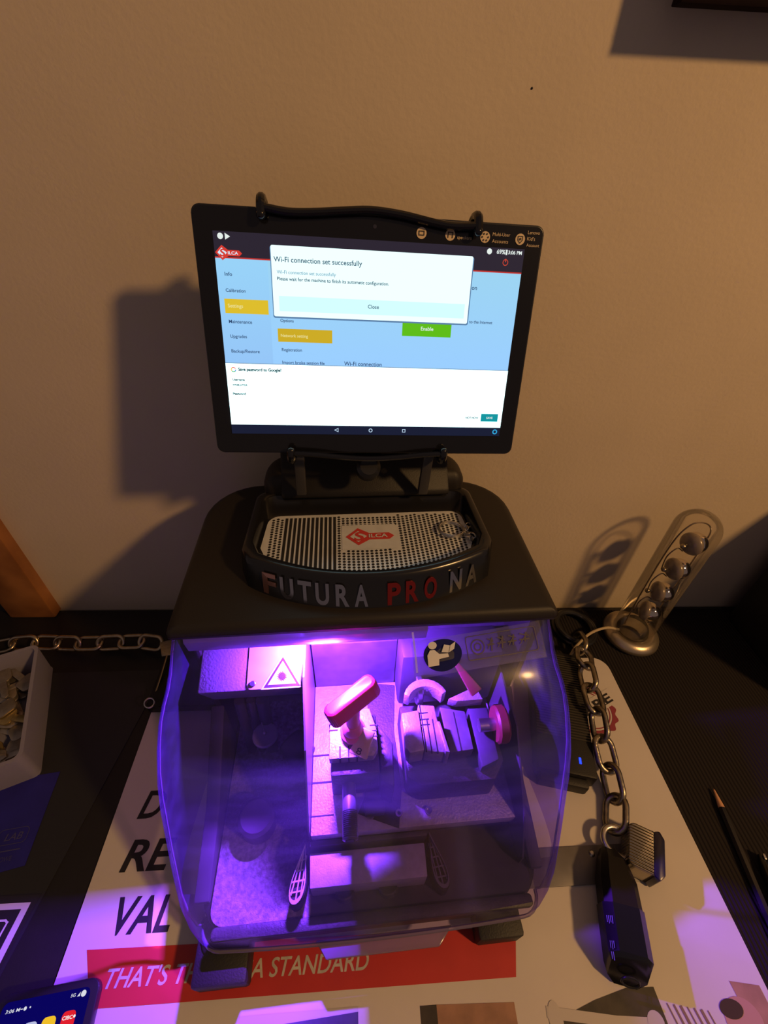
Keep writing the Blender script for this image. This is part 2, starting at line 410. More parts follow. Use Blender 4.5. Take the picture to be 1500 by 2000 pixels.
for i, (y, z) in enumerate(PF):
    a = Vector(PF[max(0, i - 1)]); b = Vector(PF[min(len(PF) - 1, i + 1)]); tt = (b - a).normalized(); nin = Vector((-tt.y, tt.x))
    if nin.x < 0: nin = -nin      # inward = +y, -z
    Wd = PWd[i]; r = [.014, .020, .028, .032, .032, .030, .028, .026, .025, .024, .024, .024, .022, .020, .018, .018][i]
    row = []
    for j, (x, dp) in enumerate(visor_xs(Wd, r)):
        bow = .006 * (1 - (x / Wd) ** 2)
        row.append(Vector((x + XC, y + nin.x * dp - bow * .7 + .004, z + nin.y * dp + bow * crown(y))))
    zb = .052 if z > .075 else min(.045, z - .002)
    row.insert(0, Vector((-Wd + XC, max(y, .02) + .022, zb))); row.append(Vector((Wd + XC, max(y, .02) + .022, zb)))
    g.append([mb.bm.verts.new(p) for p in row])
for r0, r1 in zip(g, g[1:]):
    for k in range(len(r0) - 1):
        mb.face((r0[k], r0[k + 1], r1[k + 1], r1[k]))
visor = mb.build('visor', VISOR, mach, angle=60)
visor['label'] = 'scratched clear plastic visor'
# edge bead of the visor along its lower rim and the pull tab
rim = [Vector(v.co) for v in visor.data.vertices]
cols = len(g[0]); last = rim[-cols:]
mb = MB(); mb.tube([v + Vector((0, -.0005, -.001)) for v in last[1:-1]], .0016, 8)
for s_ in (1, cols - 2):
    mb.tube([rim[i * cols + s_] for i in range(len(PF))], .0010, 8)
o = mb.build('visor_rim', clear('visor_edge_plastic', (.75, .65, .85), haze=.35, hazecol=(.6, .5, .75), refl=1.2, rough=.15), visor)
mb = MB(); mb.prism([(-.056, .004), (-.047, -.0085), (.050, -.0085), (.063, .004)], .030, .036, .0015)
mb.build('pull_tab', clear('tab_plastic', (.7, .6, .85), haze=.4, hazecol=(.55, .5, .8), refl=1.0, rough=.2), visor)
fv = lambda x, y, o=0: Vector((x, y, prof_z(y) + o))
VB = lambda x: .006 * (1 - ((x - XC) / .16) ** 2)
def fv(x, y, o=0):
    x -= .007; y += -.0020 + .09 * (x - .09)
    return Vector((x, y - VB(x) * .7 + .004, prof_z(y) + VB(x) * crown(y) + o))
# safety label on the visor: film, blue disc with a reading figure, pictogram strip
MB().grid(.036, .146, .1235, .150, fv, 14, 6, .0006).build('safety_label', LABELP, visor, angle=80)
mb = MB(); mb.grid(.0375, .0392, .1270, .1570, fv, 2, 8, .0012); mb.build('label_edge', FROSTL, visor, smooth=False)
def skewfn(x, y, o=0): return fv(x, y, o)
mb = MB(); mb.poly(circ(.060, .1365, .0155, 36, ry=.0115), skewfn, .0014); mb.build('sign_disc', SIGNB, visor)
mb = MB()
mb.poly(circ(.0525, .1435, .0035, 18, ry=.0030), skewfn, .0022)
mb.poly([(.0475, .1290), (.0475, .1365), (.050, .1400), (.0535, .1400), (.0570, .1365), (.0640, .1360), (.0645, .1335), (.0565, .1330), (.0560, .1290)], skewfn, .0022)
mb.poly([(.0590, .1375), (.0620, .1430), (.0665, .1415), (.0645, .1365)], skewfn, .0022)
mb.poly([(.0670, .1418), (.0715, .1440), (.0695, .1385), (.0650, .1366)], skewfn, .0022)
mb.build('sign_figure', WHITEP, visor, smooth=False)
mb = MB(); mb.strip(rrect(.0800, .1400, .1290, .1465, .002, 3), .0007, skewfn, .0014, closed=True)
ring_mb(mb, circ(.0890, .1378, .0060, 24), circ(.0890, .1378, .0050, 24), skewfn, .0014)
ring_mb(mb, circ(.0890, .1378, .0032, 20), circ(.0890, .1378, .0022, 20), skewfn, .0014)
for k, (a, b) in enumerate([(.097, .103), (.1055, .113), (.115, .1225), (.125, .134)]):
    mb.strip([(a, .1380), (b, .1380)], .0012, skewfn, .0014)
    mb.strip([((a + b) / 2, .1330 + .001 * k), ((a + b) / 2 + .002, .1430)], .0012, skewfn, .0016)
    mb.strip([(a, .1350), (b - .001, .1425)], .0008, skewfn, .0015)
    mb.strip([(a + .001, .1425), (b, .1400)], .0009, skewfn, .0017)
mb.build('pictogram_strip', mat('grey_pictogram', (.07, .055, .05), .6), visor, smooth=False)

# hood shell: rounded slab built of rings
def slab(mb, x0, x1, y0, y1, z0, z1, rc, re, n=8, zfun=None, xc=None):
    rings = []
    m_ = 6
    levels = [(z0, 0)] + [(z1 - re + re * math.sin(R(90 * k / m_)), re - re * math.cos(R(90 * k / m_))) for k in range(m_ + 1)]
    for z, ins in levels:
        pts = rrect(x0 + ins, x1 - ins, y0 + ins * .6, y1 - ins, [max(q - ins, .002) for q in rc], n)
        rings.append([mb.bm.verts.new((p[0], p[1], (zfun(p[0], p[1], z) if zfun else z))) for p in pts])
    for a, b in zip(rings, rings[1:]):
        k_ = len(a)
        for k in range(k_): mb.bm.faces.new((a[k], a[(k + 1) % k_], b[(k + 1) % k_], b[k]))
    mb.bm.faces.new(rings[-1])
    return mb
mb = MB(); slab(mb, -.162, .157, .156, .350, .2625, .271, [.006, .055, .055, .006], .011)
hood = mb.build('hood', HOOD, mach, angle=50)
MB().box(-.156, -.150, .175, .300, .03, .258, .002).build('housing_side', BLACK, mach)
MB().box(.145, .152, .175, .300, .03, .258, .002).build('housing_side', BLACK, mach)
MB().prism(rrect(-.150, .145, .290, .343, [.001, .05, .05, .001]), .03, .257).build('housing_back', BLACK, mach)
# base tub
mb = MB()
mb.prism(rrect(-.158, .151, .010, .345, [.04, .02, .02, .04]), .012, .042, .003)
mb.build('base', BLACK, mach)
MB().prism(rrect(-.146, -.060, .018, .33, [.001, .001, .012, .012]), .040, .045).build('chip_tray_floor', DUST, mach, smooth=False)
MB().prism(rrect(-.060, .140, .018, .33, [.012, .012, .001, .001]), .040, .045).build('front_bay_floor', PANEL, mach, smooth=False)
for x0, x1 in ((-.160, -.147), (.141, .153)):
    pts = [(.034, .045), (.034, .052), (.10, .070), (.175, .120), (.175, .045)]
    M = Matrix(((0, 0, 1, 0), (1, 0, 0, 0), (0, 1, 0, 0), (0, 0, 0, 1)))
    MB().prism(pts, x0, x1, .0015, M).build('base_cheek', PANEL, mach)
mb = MB(); mb.prism(rrect(-.142, .136, .0085, .0175, .003), .040, .049, .001); mb.build('front_ledge', DARKM, mach)
# feet
for x0, x1, y0 in ((-.157, -.112, -.016), (.086, .127, -.008)):
    MB().box(x0, x1, y0, y0 + .045, .0022, .030, .003).build('foot', RUBBER, mach)
# interior
mb = MB(); mb.box(-.150, .145, .215, .22, .045, .258); mb.box(-.0575, .030, .205, .2145, .09, .17)
mb.build('rear_panel', mat('inner_back_panel_grey', (.09, .08, .10), .5, noise=.3, nscale=70), mach, smooth=False)
# laser box with sloping top
FB = (.146, .196); BB = (.192, .214)
M = Matrix(((0, 0, 1, 0), (1, 0, 0, 0), (0, 1, 0, 0), (0, 0, 0, 1)))
mb = MB(); mb.prism([(FB[0], FB[1]), (BB[0], BB[1]), (BB[0], .13), (.165, .15)], -.150, -.060, .0015, M)
lb = mb.build('laser_housing', mat('grey_laser_cover', (.17, .16, .2), .5, bump=.3, bscale=500), mach)
ll = Vector((0, BB[0] - FB[0], BB[1] - FB[1])); Ls = ll.length; lu = ll.normalized(); ln = Vector((0, -lu.z, lu.y))
fl = lambda x, v, o=0: Vector((x, FB[0], FB[1])) + lu * v + ln * (.0003 + o)
mb = MB(); mb.poly(rrect(-.1085, -.0605, .0005, Ls - .001, .004), fl, .0006); mb.build('cover_plate', mat('white_cover_plate', (.34, .30, .38), .4, noise=.12, nscale=60), lb, smooth=False)
mb = MB(); mb.cyl(fl(-.1035, .005, .0006), fl(-.1035, .005, .0022), .0026, 18, .0006); mb.build('screw', STEEL, lb)
tx, tw, th_ = -.0785, .0155, .0250
def tri(s_, cy=.0102): return [(tx - tw * s_, cy - th_ * .36 * s_), (tx + tw * s_, cy - th_ * .36 * s_), (tx, cy + th_ * .64 * s_)]
MB().poly(tri(1.15), fl, .0010).build('warning_triangle_edge', WHITEP, lb, smooth=False)
MB().poly(tri(1.0), fl, .0013).build('warning_triangle_border', INK, lb, smooth=False)
MB().poly(tri(.78), fl, .0016).build('warning_triangle_face', mat('sign_yellow', (.65, .52, .35), .5), lb, smooth=False)
mb = MB(); c_ = (tx, .0098); pts = []
for k in range(32):
    rr = .0048 if k % 2 == 0 else .0026
    pts.append((c_[0] + rr * math.cos(2 * PI * k / 32), c_[1] + rr * math.sin(2 * PI * k / 32)))
mb.poly(pts, fl, .0019); mb.build('laser_symbol', INK, lb, smooth=False)
# partition sheets
mb = MB(); mb.prism([(.205, .205), (.150, .205), (.108, .160), (.066, .098), (.066, .045), (.205, .045)], -.0605, -.0590, 0, M)
mb.build('partition_sheet', mat('thin_steel_sheet', (.30, .28, .33), .35, metal=.6), mach, smooth=False)
mb = MB(); mb.prism([(.205, .155), (.120, .150), (.062, .098), (.040, .060), (.040, .045), (.205, .045)], .1330, .1345, 0, M)
mb.build('partition_sheet', mat('dark_sheet', (.10, .09, .11), .4, metal=.5), mach, smooth=False)
# things in the left bay
for x, r in ((-.128, .005), (-.117, .004), (-.106, .006)): MB().cyl((x, .16, .05), (x, .168, .14), r, 14).build('guide_rod', PANEL, mach)
MB().cyl((-.083, .15, .09), (-.066, .13, .085), .014, 24, .002).build('round_boss', PANEL, mach)
mb = MB(); mb.cyl((-.106, .150, .100), (-.106, .150, .104), .0125, 28, .001); mb.build('disc_pad', mat('grey_disc', (.3, .28, .3), .5), mach)
mb = MB(); mb.box(-.1062, -.1054, .1496, .1504, .104, .128); mb.sphere((-.1058, .150, .107), .0018); mb.build('probe_pin', STEEL, mach)
mb = MB(); mb.cyl((-.112, .090, .045), (-.112, .090, .070), .017, 30, .003); mb.build('motor_cap', PANEL, mach)
# deck
mb = MB()
mb.prism([(-.0585, .0645), (.128, .0645), (.132, .205), (-.0585, .205)], .078, .090, .0008)
deck = mb.build('work_deck', GREYM, mach)
mb = MB(); mb.prism([(.020, .0640), (.026, .095), (.024, .150), (.030, .2), (-.0, .205), (-.005, .12), (-.010, .09), (-.016, .078)], .0905, .0915); mb.build('deck_plate', DARKM, deck)
mb = MB(); mb.box(-.0575, .125, .072, .2, .045, .078); mb.build('deck_support', PANEL, mach, smooth=False)
for x, y in ((.0486, .0755), (.0211, .0755), (-.0047, .076)):
    MB().lathe([(0, .0002), (.0012, .0002), (.0016, .0012), (.0032, .0014), (.0036, .0002)], 20, Matrix.Translation((x, y, .0912))).build('deck_screw', STEEL, deck)
for q in ((-.040, .106, .1075), (-.040, .1305, .132), (-.038, .079, .0798)): MB().box(-.0587, q[0], q[1], q[2], .0902, .0906).build('deck_joint', HOLE, deck, smooth=False)
# left clamp carriage
cl = empty('left_clamp', (0, 0, 0), parent=mach)
cl = MB().prism([(-.039, .094), (.004, .094), (.004, .146), (-.012, .151), (-.039, .146)], .0915, .138, .002).build('left_clamp', DARKM, mach)
for o_ in [o for o in bpy.data.objects if o.type == 'EMPTY' and o.name.startswith('left_clamp')]: bpy.data.objects.remove(o_)
cl.name = 'left_clamp'
mb = MB(); mb.prism([(-.040, .104), (-.001, .104), (.003, .110), (.003, .128), (-.002, .147), (-.038, .147), (-.040, .128)], .138, .1485, .0012); mb.build('jaw', GREYM, cl)
mb = MB()
for x in (-.031, -.0235, -.016): mb.box(x, x + .0012, .1036, .114, .139, .1490)
for y in (.128, .1335): mb.box(-.0402, -.032, y, y + .001, .139, .1490)
for y in (.120, .125, .130): mb.box(-.003, .0034, y, y + .001, .139, .1490)
mb.build('jaw_slots', HOLE, cl, smooth=False)
mb = MB(); mb.prism([(.0045, .088), (.016, .082), (.018, .120), (.0045, .140)], .0915, .136, .003); mb.build('clamp_cheek', DARKM, cl)
mb = MB(); mb.box(-.010, .008, .0745, .0835, .0915, .104, .001); mb.build('clamp_foot', PANEL, cl)
mb = MB(); mb.cyl((-.0185, .126, .1485), (-.0185, .124, .158), .0115, 28, .002); mb.cyl((-.0185, .1245, .158), (-.0187, .1235, .170), .0095, 28, .002, .0075); mb.build('knob_collar', PINK, cl)
mb = MB(); mb.cyl((-.0185, .124, .165), (-.0180, .1280, .192), .0062, 20); mb.build('knob_stem', PINK, cl)
Tm = Matrix.Translation((-.0180, .1290, .199)) @ Euler((R(-18), R(-10), R(32))).to_matrix().to_4x4()
mb = MB(); mb.prism(rrect(-.0245, .0245, -.0080, .0080, .0060, 6), -.0085, .0085, .0030, Tm, 3)
mb.build('clamp_knob', RED, cl, angle=60)
Tm = Matrix.Translation((-.0095, .1155, .1535)) @ Euler((R(32), 0, R(-28))).to_matrix().to_4x4()
mb = MB(); mb.prism([(-.0075, .010), (-.0065, -.002), (-.0085, -.013), (.0085, -.013), (.0075, -.002), (.0075, .010)], -.003, .003, .001, Tm)
kh = mb.build('key_head', CREAM, cl)
mb = MB(); fk = lambda x, y, o=0: Tm @ Vector((x, y, .0032 + o)); add_text(mb, '8', -.0022, -.0115, .0055, .0045, fk, 0, 0, 0); mb.build('key_mark', INK, kh, smooth=False)
# threaded spindle
mb = MB(); prof = [(.0, 0), (.0046, 0), (.0066, .0008)]
zz = .0015
while zz < .020: prof += [(.0066, zz), (.0057, zz + .0006), (.0066, zz + .0012)]; zz += .0014
prof += [(.0060, .0215), (.0060, .052), (0, .052)]
mb.lathe(prof, 28, Matrix.Translation((-.0235, .0520, .116)) @ Euler((R(-90), 0, 0)).to_matrix().to_4x4())
sp = mb.build('threaded_spindle', mat('dark_steel_spindle', (.16, .15, .20), .4, metal=.6), cl)
mb = MB(); mb.cyl((-.0235, .0517, .116), (-.0235, .0525, .116), .0042, 20); mb.build('spindle_bore', HOLE, sp)
# right clamp carriage
cr = MB().prism([(.0285, .092), (.040, .084), (.108, .084), (.120, .100), (.118, .155), (.0285, .158)], .0902, .128, .003).build('right_clamp', DARKM, mach)
mb = MB(); mb.prism([(.0275, .108), (.031, .103), (.044, .1045), (.044, .141), (.0275, .139)], .128, .1505, .0012)
mb.prism([(.0445, .1045), (.062, .102), (.060, .145), (.0445, .147)], .128, .1485, .001)
mb.prism([(.062, .101), (.066, .100), (.062, .128), (.059, .128)], .128, .153, .001)
mb.build('jaw', GREYM, cr)
MB().prism([(.068, .1035), (.090, .105), (.090, .140), (.066, .146)], .128, .143, .001).build('jaw', mat('shaded_jaw', (.15, .14, .16), .5, metal=.4, noise=.2, nscale=120), cr)  # jaw metal coloured darker here to stand for the weak light on it
mb = MB()
for x, a, b in ((.0455, .104, .147), (.0502, .1025, .132), (.0555, .102, .132)): mb.box(x, x + .0009, a, b, .147, .1489)
for y in (.127, .132, .138): mb.box(.0440, .0525, y, y + .0009, .147, .1490)
MB().box(.0780, .0788, .1045, .140, .142, .1435).build('jaw_slot', HOLE, cr, smooth=False)
mb.build('jaw_slots', HOLE, cr, smooth=False)
mb = MB(); mb.prism([(.094, .090), (.112, .096), (.114, .150), (.094, .150)], .128, .140, .002); mb.build('clamp_cheek', PANEL, cr)
mb = MB()
arc = [(.022 * math.cos(a), .022 * math.sin(a)) for a in [R(20 + 14 * k) for k in range(11)]]
inn = [(.017 * math.cos(a), .014 * math.sin(a)) for a in [R(160 - 14 * k) for k in range(11)]]
mb.prism([(x + .052, y + .146) for x, y in arc + inn], .140, .158, .001)
mb.prism([(.074, .149), (.104, .160), (.108, .146), (.082, .146)], .140, .152, .001)
mb.build('cutter_guard', GREYM, mach)
mb = MB(); mb.cyl((.046, .172, .138), (.052, .172, .138), .018, 40, .001); mb.build('cutter_wheel', STEEL, mach)
mb = MB(); mb.box(.030, .130, .172, .205, .10, .19, .004); mb.build('cutter_housing', PANEL, mach)
Tm = Matrix.Translation((.0915, .152, .176)) @ Euler((R(20), R(25), R(-55))).to_matrix().to_4x4()
mb = MB(); mb.prism([(-.022, -.0020), (.012, -.006), (.012, .006), (-.022, .0020)], -.003, .003, .0012, Tm); mb.build('red_lever', DRED, mach)
mb = MB(); prof = [(0, 0), (.0150, 0), (.0170, .002), (.0170, .009), (.0150, .011), (0, .011)]
mb.lathe(prof, 12, Matrix.Translation((.1125, .1225, .150)) @ Euler((0, R(90), 0)).to_matrix().to_4x4()); mb.build('side_knob', DRED, mach)
mb = MB(); mb.cyl((.098, .1225, .150), (.114, .1225, .150), .006, 16); mb.build('knob_shaft', STEEL, mach)
# chip chute in front of the deck
mb = MB(); mb.prism([(-.0590, .0315), (.0420, .0315), (.0430, .0560), (-.0600, .0560)], .0452, .0740, .001); dr = mb.build('chute_cover', mat('grey_cover', (.32, .30, .35), .5, noise=.15, nscale=150, bump=.3, bscale=700), mach)
mb = MB(); mb.box(-.060, .046, .0600, .0640, .046, .078, .0005); mb.build('front_apron', PANEL, mach)
for cx, mirror in ((-.0684, 1), (.0530, -1)):
    # narrow end away from the front
    def tear(s_):
        out = []
        for k in range(40):
            a = 2 * PI * k / 40; yy = math.cos(a); ww = .0095 * (.55 - .45 * yy)
            out.append((cx + ww * s_ * math.sin(a) + mirror * .004 * yy, .0440 + .0200 * s_ * yy))
        return out
    mb = MB()
    f0 = lambda x, y, o=0: Vector((x, y, .0680 + (y - .045) * .15 + o))
    ring_mb(mb, tear(1.0), tear(.86), f0)
    for k in range(-1, 2): mb.strip([(cx + k * .0042 - mirror * .003, .0270 + abs(k) * .003), (cx + k * .0022 + mirror * .003, .0610 - abs(k) * .005)], .0011, f0, .0002)
    for yy in (.0315, .0385, .0455, .0525):
        hw = .0095 * (.55 - .45 * (yy - .0440) / .02) * math.sqrt(max(0, 1 - ((yy - .0440) / .02) ** 2)) * .98; xo = mirror * .004 * (yy - .0440) / .02
        mb.strip([(cx + xo - hw, yy), (cx + xo + hw, yy + .001)], .0011, f0, .0003)
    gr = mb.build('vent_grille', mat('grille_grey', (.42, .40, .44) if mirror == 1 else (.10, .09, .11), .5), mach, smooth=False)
    sol = gr.modifiers.new('thickness', 'SOLIDIFY'); sol.thickness = .002
    mb = MB(); mb.prism(tear(1.08), .0452, .0635); mb.build('vent_backing', HOLE, gr)
for x in (-.0300, .0085): MB().cyl((x, .0285, .049), (x, .0315, .053), .0082, 26, .001).build('roller', DARKM, mach)
# frosted lip lamp with violet LEDs
mb = MB(); mb.prism([(.1595, .2385), (.1570, .2530), (.1590, .2590), (.1612, .2560), (.1612, .2385)], -.150, .046, .0005, M); lip = mb.build('light_cover', FROSTL, mach)
mb = MB(); mb.box(-.052, -.028, .1660, .1710, .2440, .2475); ledm = emit('violet_led', (.42, .13, 1.0), 22); mb.build('violet_led', ledm, lip, smooth=False)
ld = lamp('violet_light', 'AREA', (-.040, .1680, .2425), 10.0, (.30, .06, 1.0), .022, size_y=.006); ld.parent = mach
ld.rotation_euler = Euler((R(-8), 0, 0))

# raised pod with tray
def pod_front(x): return .1775 + .030 * (abs(x) / .108) ** 2.1
def pod_outline(ins=0.0, y_back=.300, fwd=0.0):
    pts = []
    W = .110 - ins
    for k in range(33):
        x = -W + 2 * W * k / 32
        pts.append((x, pod_front(x * .108 / W * .985) + ins - fwd * math.sqrt(max(0, 1 - (x / W) ** 4))))
    # side right, back, side left
    rc = .012
    pts[0] = (-W, pts[0][1] + .010); pts[-1] = (W, pts[-1][1] + .010)
    for k in range(7):
        a = R(90 * k / 6); pts.append((W * .975 - .012 + .012 * math.cos(a), y_back - ins - .012 + .012 * math.sin(a)))
    for k in range(7):
        a = R(90 + 90 * k / 6); pts.append((-W * .975 + .012 + .012 * math.cos(a), y_back - ins - .012 + .012 * math.sin(a)))
    return pts
PX = .001
mb = MB(); rings = []
for z, ins in ((.2690, -.0010), (.2715, -.0008), (.292, .0010), (.2955, .0022), (.2970, .0045), (.2970, .0085), (.2955, .0098), (.2830, .0120)):
    rings.append([mb.bm.verts.new((p[0] + PX, p[1], z)) for p in pod_outline(ins, .289 if ins > .011 else .300, .0085 * max(0, (.292 - z) / .022) if ins < .002 else 0)])
for a, b in zip(rings, rings[1:]):
    for k in range(len(a)): mb.face((a[k], a[(k + 1) % len(a)], b[(k + 1) % len(a)], b[k]))
mb.face(rings[-1])
pod = mb.build('tray_pod', mat('gloss_pod_black', (.008, .008, .010), .22), mach, angle=50)
ftr = lambda x, y, o=0: Vector((x + PX, y, .2836 + o))
mb = MB(); mb.poly(pod_outline(.0140, .288), ftr); tp = mb.build('perforated_tray', ALU, pod, smooth=False)
# perforation: slots as rows of dark rounded bars, all part of one surface pattern
mb = MB(); x = -.0880
while x < .0885:
    fy = pod_front(x) + .021; by = .2700
    segs = [(fy, by)]
    if -.0262 < x < .0275: segs = [(fy, .2225), (.2570, by)]
    y_a = None
    for a, b in segs:
        if -.078 < x < -.030: mb.poly([(x - .00125, a), (x + .00125, a), (x + .00125, b), (x - .00125, b)], ftr, .0003)
        else:
            y = a
            while y < b:
                mb.poly(circ(x, y, .00135, 8), ftr, .0003); y += .0033
    x += .0041
mb.build('perforations', HOLE, tp, smooth=False)
# key-shaped emblem on the tray
def emblem(fn, cx, cy, s, m_line, m_fill, par, off):
    """diamond with S and a key blade carrying SILCA; s = half height"""
    P = lambda u, v: (cx + u * s, cy + v * s)
    mb = MB(); ol = [P(-1.75, 0), P(-.75, 1.0), P(.15, .38), P(1.75, .38), P(2.15, 0), P(1.75, -.38), P(.15, -.38), P(-.75, -1.0)]
    mb.poly(ol, fn, off); o = mb.build('emblem', m_line, par, smooth=False)
    mb = MB(); mb.poly([P(-1.40, 0), P(-.75, .66), P(-.05, 0), P(-.75, -.66)], fn, off + .0002); mb.build('emblem_field', m_fill, o, smooth=False)
    mb = MB(); add_text(mb, 'S', cx - 1.12 * s, cy - .52 * s, 1.04 * s, .78 * s, fn, off + .0004, .15, .03); mb.build('emblem_letter', m_line, o, smooth=False)
    mb = MB(); add_text(mb, 'ILCA', cx + .10 * s, cy - .20 * s, .42 * s, 1.5 * s, fn, off + .0004, 0, .02); mb.build('emblem_lettering', m_fill, o, smooth=False)
    return o
mb = MB(); mb.poly([(-.0240, .2240), (.0265, .2240), (.0265, .2570), (-.0240, .2570)], ftr, .0004)
pl = mb.build('emblem_plate', ALU, tp, smooth=False)
emblem(ftr, -.0005, .2405, .0115, REDLOGO, ALU, tp, .0007)
# lettering on the front of the pod
CHR = mat('chrome_letters', (.40, .38, .40), .16, metal=1.0)  # chrome colour lowered to stand for dark reflections in the letters
REDCHR = mat('red_chrome_letters', (.40, .035, .03), .2, metal=.9)
WARMCHR = mat('warm_reflection_letters', (.62, .33, .28), .2, metal=.95)  # same chrome, with a warm reflection put into the colour
word = [('F', -.0835, WARMCHR), ('U', -.0690, CHR), ('T', -.0545, CHR), ('U', -.0405, CHR), ('R', -.0245, CHR), ('A', -.0095, CHR), ('P', .0170, REDCHR), ('R', .0320, REDCHR), ('O', .0475, REDCHR), ('N', .0700, CHR), ('A', .0850, CHR)]
for ch, x, mm in word:
    def ff(a, b, o=0, x=x):
        xx = x + a
        q = .967 * xx; s_ = (pod_front(q + .001) - pod_front(q - .001)) / .002; nn = Vector((s_, -1, 0)).normalized()
        return Vector((xx + PX, pod_front(q) + .0006 - .0085 * max(0, .0195 - b) / .022 * math.sqrt(max(0, 1 - (xx / .110) ** 4)), .2725 + b)) + nn * (.0016 + o)
    mb = MB(); add_text(mb, ch, -.0054, 0, .0185, .0108, ff, 0, 0, .03)
    o = mb.build('badge_letter', mm, pod, smooth=False); sol = o.modifiers.new('thickness', 'SOLIDIFY'); sol.thickness = .0008
# rear tower that carries the tablet cradle
mb = MB(); slab(mb, -.098, .102, .292, .345, .262, .316, [.012, .03, .03, .012], .016)
tower = mb.build('cradle_tower', HOOD, mach, angle=50)
mb = MB(); mb.prism([(.283, .302), (.300, .318), (.326, .348), (.334, .348), (.334, .300), (.283, .296)], -.080, .084, .003, M); mb.build('tower_slope', BLACK, mach)

# ------------------------------------------------------------------ tablet (own thing) and its cradle
TR_ = Euler((R(-16.31), R(1.82), R(2.29)), 'XYZ')
TP = Vector((.0117, .3184, .3619))
tab = empty('tablet', TP, TR_); tag(tab, 'black tablet with lit blue and white screen, held above the key cutting machine', 'tablet')
ft = lambda x, z, o=0: Vector((x / 1000, -.00015 - o, z / 1000))
mb = MB(); Mx = Matrix(((1, 0, 0, 0), (0, 0, 1, 0), (0, 1, 0, 0), (0, 0, 0, 1)))
mb.prism(rrect(-.1235, .1235, 0, .170, .006, 5), 0, .0082, .0012, Mx); mb.build('body', SATIN, tab)
mb = MB(); mb.poly(rrect(-122.2, 122.2, 1.3, 168.7, 5, 5), ft, .0001); glassf = mb.build('glass_front', GLOSS, tab, smooth=False)
def rect(x0, x1, z0, z1, name, m_, off, par, r=0):
    mb = MB(); mb.poly(rrect(x0, x1, z0, z1, r, 4) if r else [(x0, z0), (x1, z0), (x1, z1), (x0, z1)], ft, off); return mb.build(name, m_, par, smooth=False)
def col(n, r, g, b, s=1.0): return emit(n, lin(r, g, b), s)
def scr_grad(name, ca_, cb_, s):
    """emission colour that blends from one tone to another, bottom to top"""
    M_ = emit(name, ca_, s); nt = M_.node_tree; tc = nt.nodes.new('ShaderNodeTexCoord'); sp_ = nt.nodes.new('ShaderNodeSeparateXYZ')
    mr = nt.nodes.new('ShaderNodeMapRange'); mr.inputs[1].default_value = .07; mr.inputs[2].default_value = .15
    mx = nt.nodes.new('ShaderNodeMix'); mx.data_type = 'RGBA'; mx.inputs[6].default_value = (*ca_, 1); mx.inputs[7].default_value = (*cb_, 1)
    nt.links.new(tc.outputs['Object'], sp_.inputs[0]); nt.links.new(sp_.outputs[2], mr.inputs[0]); nt.links.new(mr.outputs[0], mx.inputs[0])
    nt.links.new(mx.outputs[2], nt.nodes['Principled BSDF'].inputs['Emission Color']); return M_
D = .0001
S0 = .0003
scr = rect(-110.3, 110.0, 16, 154.5, 'screen', col('screen_bar_dark', 45, 38, 50), S0, tab)
rect(-110.2, 109.8, 69, 138.8, 'app_background', scr_grad('screen_blue', lin(150, 200, 248), lin(152, 206, 232), 1.08), S0 + D, scr)
rect(-110.2, -75, 69, 138.8, 'side_menu', scr_grad('screen_blue_menu', lin(145, 192, 240), lin(148, 206, 240), 1.08), S0 + 2 * D, scr)
rect(-110.2, 109.8, 138.4, 139.3, 'header_line', col('screen_red', 190, 50, 45), S0 + 3 * D, scr)
rect(-106.7, -76.2, 103.7, 113.1, 'menu_button', col('screen_yellow', 222, 190, 45), S0 + 4 * D, scr)
rect(-70.5, -30.5, 85.6, 94.7, 'menu_button', col('screen_ochre', 205, 172, 38), S0 + 4 * D, scr)
rect(22.3, 60.2, 92.7, 103.5, 'enable_button', col('screen_green', 95, 190, 25), S0 + 4 * D, scr)
rect(-73.0, 72.8, 101.8, 147.6, 'dialog_shadow', col('screen_shade', 90, 125, 165), S0 + 5 * D, scr, 1.5)
rect(-72.4, 72.0, 102.9, 148.0, 'dialog', col('screen_white_cyan', 226, 255, 255, 1.2), S0 + 6 * D, scr, 1.2)
rect(-68.3, 69.0, 106.5, 116.4, 'dialog_footer', col('screen_pale_cyan', 205, 250, 255, 1.1), S0 + 7 * D, scr)
rect(-110.2, 109.8, 68.8, 69.8, 'sheet_shadow', col('screen_shade2', 110, 140, 175), S0 + 7 * D, scr)
rect(-110.1, 109.8, 23.4, 69.3, 'password_sheet', col('screen_sheet', 215, 255, 255, 2.2), S0 + 8 * D, scr)
rect(91.9, 106.5, 28.4, 34.8, 'save_button', col('screen_teal', 20, 150, 160), S0 + 9 * D, scr)
rect(-110.2, 109.8, 16.2, 23.2, 'navigation_bar', col('screen_nav', 26, 30, 52), S0 + 9 * D, scr)
TXT = .0015
tdark = col('screen_text_dark', 50, 80, 105); tmid = col('screen_text_mid', 40, 65, 105); twhite = col('screen_text_white', 230, 240, 235); tpale = col('screen_text_pale', 235, 225, 150); tgrey = col('screen_text_grey', 120, 160, 185); tsheet = col('screen_text_sheet', 15, 50, 60)
def tx_(items, name, m_):
    for s_, x, zc, wd, b in items:
        mb = MB(); b += .012 + (.035 if 'sheet' in name else 0)
        vs, fs = glyphs(s_, b); x0 = min(v[0] for v in vs); x1 = max(v[0] for v in vs); y0 = min(v[1] for v in vs)
        sc = wd / (x1 - x0); base = zc - .26 * sc * 1.0 + y0 * sc
        add_text(mb, s_, x, base, None, wd, ft, TXT, 0, b)
        mb.build(name, m_, scr, smooth=False)
